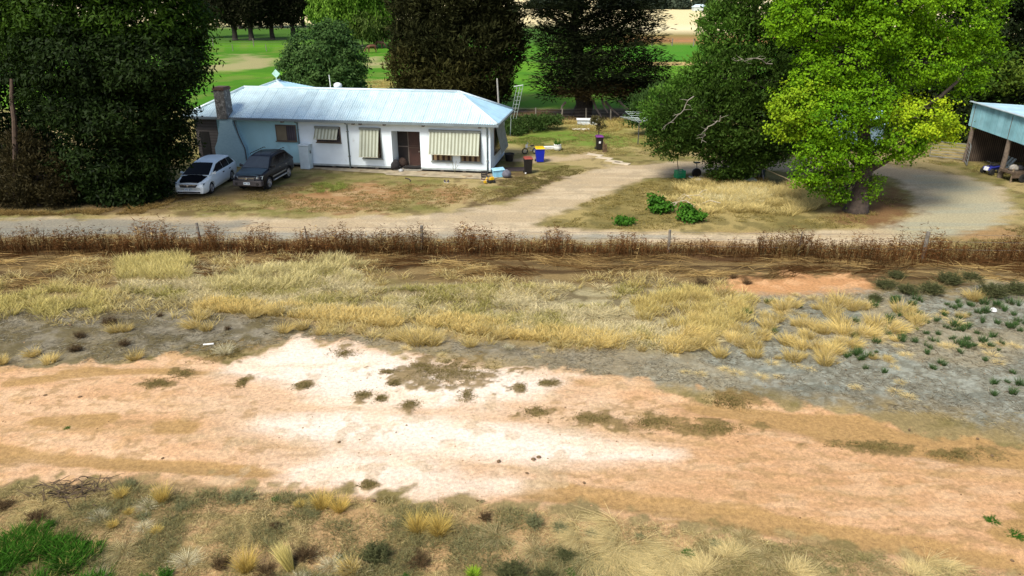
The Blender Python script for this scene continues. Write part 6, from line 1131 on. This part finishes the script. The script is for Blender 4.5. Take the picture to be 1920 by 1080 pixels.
for i, (a, b) in enumerate(((1115, 291), (1133, 297), (1151, 303), (1165, 307))): one('path_slab', ['pale slab of the stepping row nearest the purple lidded bin', 'second pale slab from the purple lidded bin', 'third pale slab from the purple lidded bin', 'pale slab of the stepping row nearest the drive'][i], 'slab', MB().box(-.62, .62, -.3, .3, .0, .05), bm_, G(a, b), -.55, bevel=.015, group='stepping slabs to the drive')
one('plastic_pipe', 'short white plastic pipe lying on the grey litter left of the white patch', 'pipe', MB().tube([(-.17, -.03, .05), (.17, .05, .05)], .035, 8), M('white_plastic', (.78, .78, .76), .5), G(391, 648))
one('white_bag', 'scrap of white plastic caught among the green sprouts near the right edge', 'scrap', MB().lathe([(.02, 0), (.13, .03), (.1, .12), (.02, .16)], n=7), M('white_plastic', (.78, .78, .76), .5), G(1862, 584), .3)
# scattered stones on the track and the grey ground
q_ = [(1000, 862), (935, 866), (988, 888), (1095, 906), (305, 860), (636, 830), (1705, 806), (1833, 823), (1860, 855), (1898, 1052), (1060, 765), (132, 610), (1586, 694), (700, 940), (85, 742), (150, 745), (1010, 858)]
for i, (a, b) in enumerate(q_):
    s_ = rng.uniform(.03, .06); m = MB().lathe([(s_*.5, 0), (s_, s_*.3), (s_*.9, s_*.7), (s_*.3, s_)], n=7, sx=1.3)
    one('stone', 'small dark clod lying on the bare ground of the strip', 'clod', m, M('clod', (.16, .10, .05), .95, vary=.4, scale=20), G(a, b), rng.uniform(0, 6), group='clods on the bare strip')
# toy quad and junk cart at the shed
qd = thing('toy_quad', 'blue and white child quad bike parked at the front post of the shed', 'quad bike', tuple(G(1858, 326)), .4); qb = M('quad_blue', (.03, .04, .30), .4)
for x in (-.42, .42):
    for y in (-.3, .3): MB().disc((x, y, .22), 'y', .05, .22, .18, 18).build('wheel', M('tyre', (.018, .018, .018), .9), qd)
MB().hull8([(-.6, -.22, .3), (.55, -.22, .3), (.55, .22, .3), (-.6, .22, .3), (-.55, -.32, .52), (.6, -.3, .55), (.6, .3, .55), (-.55, .32, .52)]).build('body', qb, qd, bevel=.04); MB().box(-.05, .5, -.13, .13, .552, .66).build('saddle', dark, qd, bevel=.03)
MB().tube([(-.3, -.32, .85), (-.25, 0, .8), (-.3, .32, .85)], .025, 6).tube([(-.25, 0, .8), (-.36, 0, .5)], .03, 6).build('handlebar', M('quad_black', (.02, .02, .02), .5), qd); MB().hull8([(-.68, -.14, .32), (-.58, -.14, .3), (-.58, .14, .3), (-.68, .14, .32), (-.62, -.16, .5), (-.56, -.16, .55), (-.56, .16, .55), (-.62, .16, .5)]).build('nose', M('quad_white', (.7, .7, .72), .5), qd)
ct = thing('old_cart', 'old timber cart piled with junk at the front of the shed', 'cart', tuple(G(1908, 338)), .1); ow = M('cart_wood', (.11, .075, .05), .9, vary=.4, scale=6)
MB().box(-1.0, 1.6, -.6, .6, .55, .68).build('deck', ow, ct)
for x in (-.9, 1.4): MB().tube([(x, -.5, .0), (x, -.5, .9)], .06, 6).build('leg', M('cart_post', (.24, .18, .12), .9), ct)
MB().disc((-.2, -.62, .28), 'y', .04, .28, .1, 20).build('wheel', M('tyre', (.018, .018, .018), .9), ct); MB().box(-.98, 1.58, -.62, -.605, .3, .54).build('side_board', ow, ct)
for i, (lb, x, y, z, s_, c) in enumerate((('pale crumpled sack on top of the junk cart', -.5, 0, .68, .3, (.30, .28, .25)), ('dark tin on the junk cart between sacks', .05, .1, .68, .25, (.05, .05, .06)), ('tan sack at the far end of the junk cart', .6, -.1, .68, .32, (.34, .26, .15)), ('blue grey canister on the junk cart', 1.1, .1, .68, .24, (.16, .2, .26)))):
    c_, s2 = math.cos(.1), math.sin(.1); one('junk_sack', lb, 'junk', MB().lathe([(s_*.7, 0), (s_, s_*.3), (s_*.8, s_*.9), (s_*.3, s_*1.25)], n=9, sx=1.1), M('junk_%d' % i, c, .85, vary=.6, scale=5), G(1908, 338)+[x*c_-y*s2, x*s2+y*c_, z], i*.6, True)
for i, (x, r_) in enumerate(((2.9, .3), (3.2, .42), (3.5, .5))): one('leaning_sheet', ['pale iron sheet leaning inside the shed, nearest its end wall', 'pale iron sheet leaning inside the shed, middle of three', 'pale iron sheet leaning inside the shed, nearest the front post'][i], 'iron sheet', MB().hull8([(-.12, -.02, 0), (.12, -.02, 0), (.12, .02, 0), (-.12, .02, 0), (-.12+r_, .4, 1.1), (.12+r_, .4, 1.1), (.12+r_, .44, 1.1), (-.12+r_, .44, 1.1)]), M('pale_iron', (.40, .46, .46), .5, .3), SH(x, .8), sa)
# ------------------------------------------------------------------ horses
def horse(label, loc, rz, coat, head_down=True):
    r = thing('horse', label, 'horse', loc, rz); V_, E_, R2 = [], [], []
    def chain(pts, rad, frm=None):
        prev = frm
        for p, q_ in zip(pts, rad):
            V_.append(p); R2.append(q_); i = len(V_)-1
            if prev is not None: E_.append((prev, i))
            prev = i
        return prev
    chain([(.0, 0, 1.18)], [.33]); 
    hip = chain([(.42, 0, 1.22), (.72, 0, 1.2)], [.34, .29], 0); chest = chain([(-.42, 0, 1.2), (-.70, 0, 1.18)], [.34, .27], 0)
    nk = chain([(-.95, 0, 1.12), (-1.2, 0, .82), (-1.36, 0, .58)], [.20, .145, .13], chest); chain([(-1.5, 0, .34), (-1.56, 0, .14)], [.11, .075], nk)
    for s in (-1, 1):
        chain([(-.62, s*.18, .86), (-.64, s*.19, .48), (-.62, s*.19, .12), (-.66, s*.19, .03)], [.12, .065, .05, .065], chest)
        chain([(.66, s*.19, .88), (.60, s*.2, .70), (.78, s*.2, .48), (.74, s*.2, .12), (.70, s*.2, .03)], [.16, .11, .065, .05, .065], hip)
    chain([(.98, 0, 1.2)], [.07], hip)
    me = bpy.data.meshes.new('body'); me.from_pydata(V_, E_, []); me.update(); o = add('body', me, coat, r)
    sk = o.modifiers.new('skin', 'SKIN'); sk.use_smooth_shade = True
    for v, q_ in zip(me.skin_vertices[0].data, R2): v.radius = (q_, q_)
    me.skin_vertices[0].data[0].use_root = True
    ss = o.modifiers.new('sub', 'SUBSURF'); ss.levels = 2; ss.render_levels = 2
    dk = M('horse_mane', (.02, .012, .01), .8); MB().tube([(.98, 0, 1.22), (1.1, 0, 1.05), (1.1, 0, .6), (1.05, 0, .42)], [.05, .09, .08, .02], 7).build('tail', dk, r, smooth=True)
    MB().hull8([(-.72, -.03, 1.4), (-1.25, -.03, .92), (-1.25, .03, .92), (-.72, .03, 1.4), (-.75, -.02, 1.5), (-1.36, -.02, .98), (-1.36, .02, .98), (-.75, .02, 1.5)]).build('mane', dk, r)
    for s in (-1, 1): MB().hull8([(-1.38, s*.05, .68), (-1.30, s*.05, .70), (-1.30, s*.11, .70), (-1.38, s*.11, .68), (-1.40, s*.07, .84), (-1.38, s*.07, .84), (-1.38, s*.09, .84), (-1.40, s*.09, .84)]).build('ear', coat, r)
    return r
horse('brown horse grazing, the nearer one, in front of the dark paddock trees', tuple(G(698, 99)), math.radians(28), M('bay_coat', (.12, .042, .018), .6, vary=.2)); horse('darker brown horse grazing behind the other one', tuple(G(711, 91)), math.radians(172), M('dark_coat', (.085, .03, .016), .6, vary=.2))

g = Grass(); q = np.concatenate([sample_poly(PX['track'], 9000), sample_poly(PX['ash'], 2500), sample_poly(PX['road'], 1500)]); n = len(q); q = q[fbm(q[:, 0], q[:, 1], 1.5, 3, 161) > .45]; n = len(q)
a = rng.uniform(0, 6.3, n); r_ = rng.uniform(.006, .022, n)*np.where(rng.random(n) < .06, 2, 1); P = z3(q)+[0, 0, .008]; V_ = np.stack([P+np.stack([np.cos(a+k)*r_, np.sin(a+k)*r_, r_*0], 1) for k in (0, 1.6, 3.1, 4.7)]+[P+np.stack([r_*.2, r_*.1, r_*.8], 1)], 1)
F_ = np.concatenate([np.stack([np.arange(n)*5+i, np.arange(n)*5+(i+1) % 4, np.arange(n)*5+4], 1) for i in range(4)]); cc = np.array((.30, .19, .10))*rng.uniform(.4, 1.7, (n, 1))
tag(add('gravel', make_mesh('gravel', V_.reshape(-1, 3), F_, False, np.repeat(cc, 5, 0)), BLADE), kind='stuff')
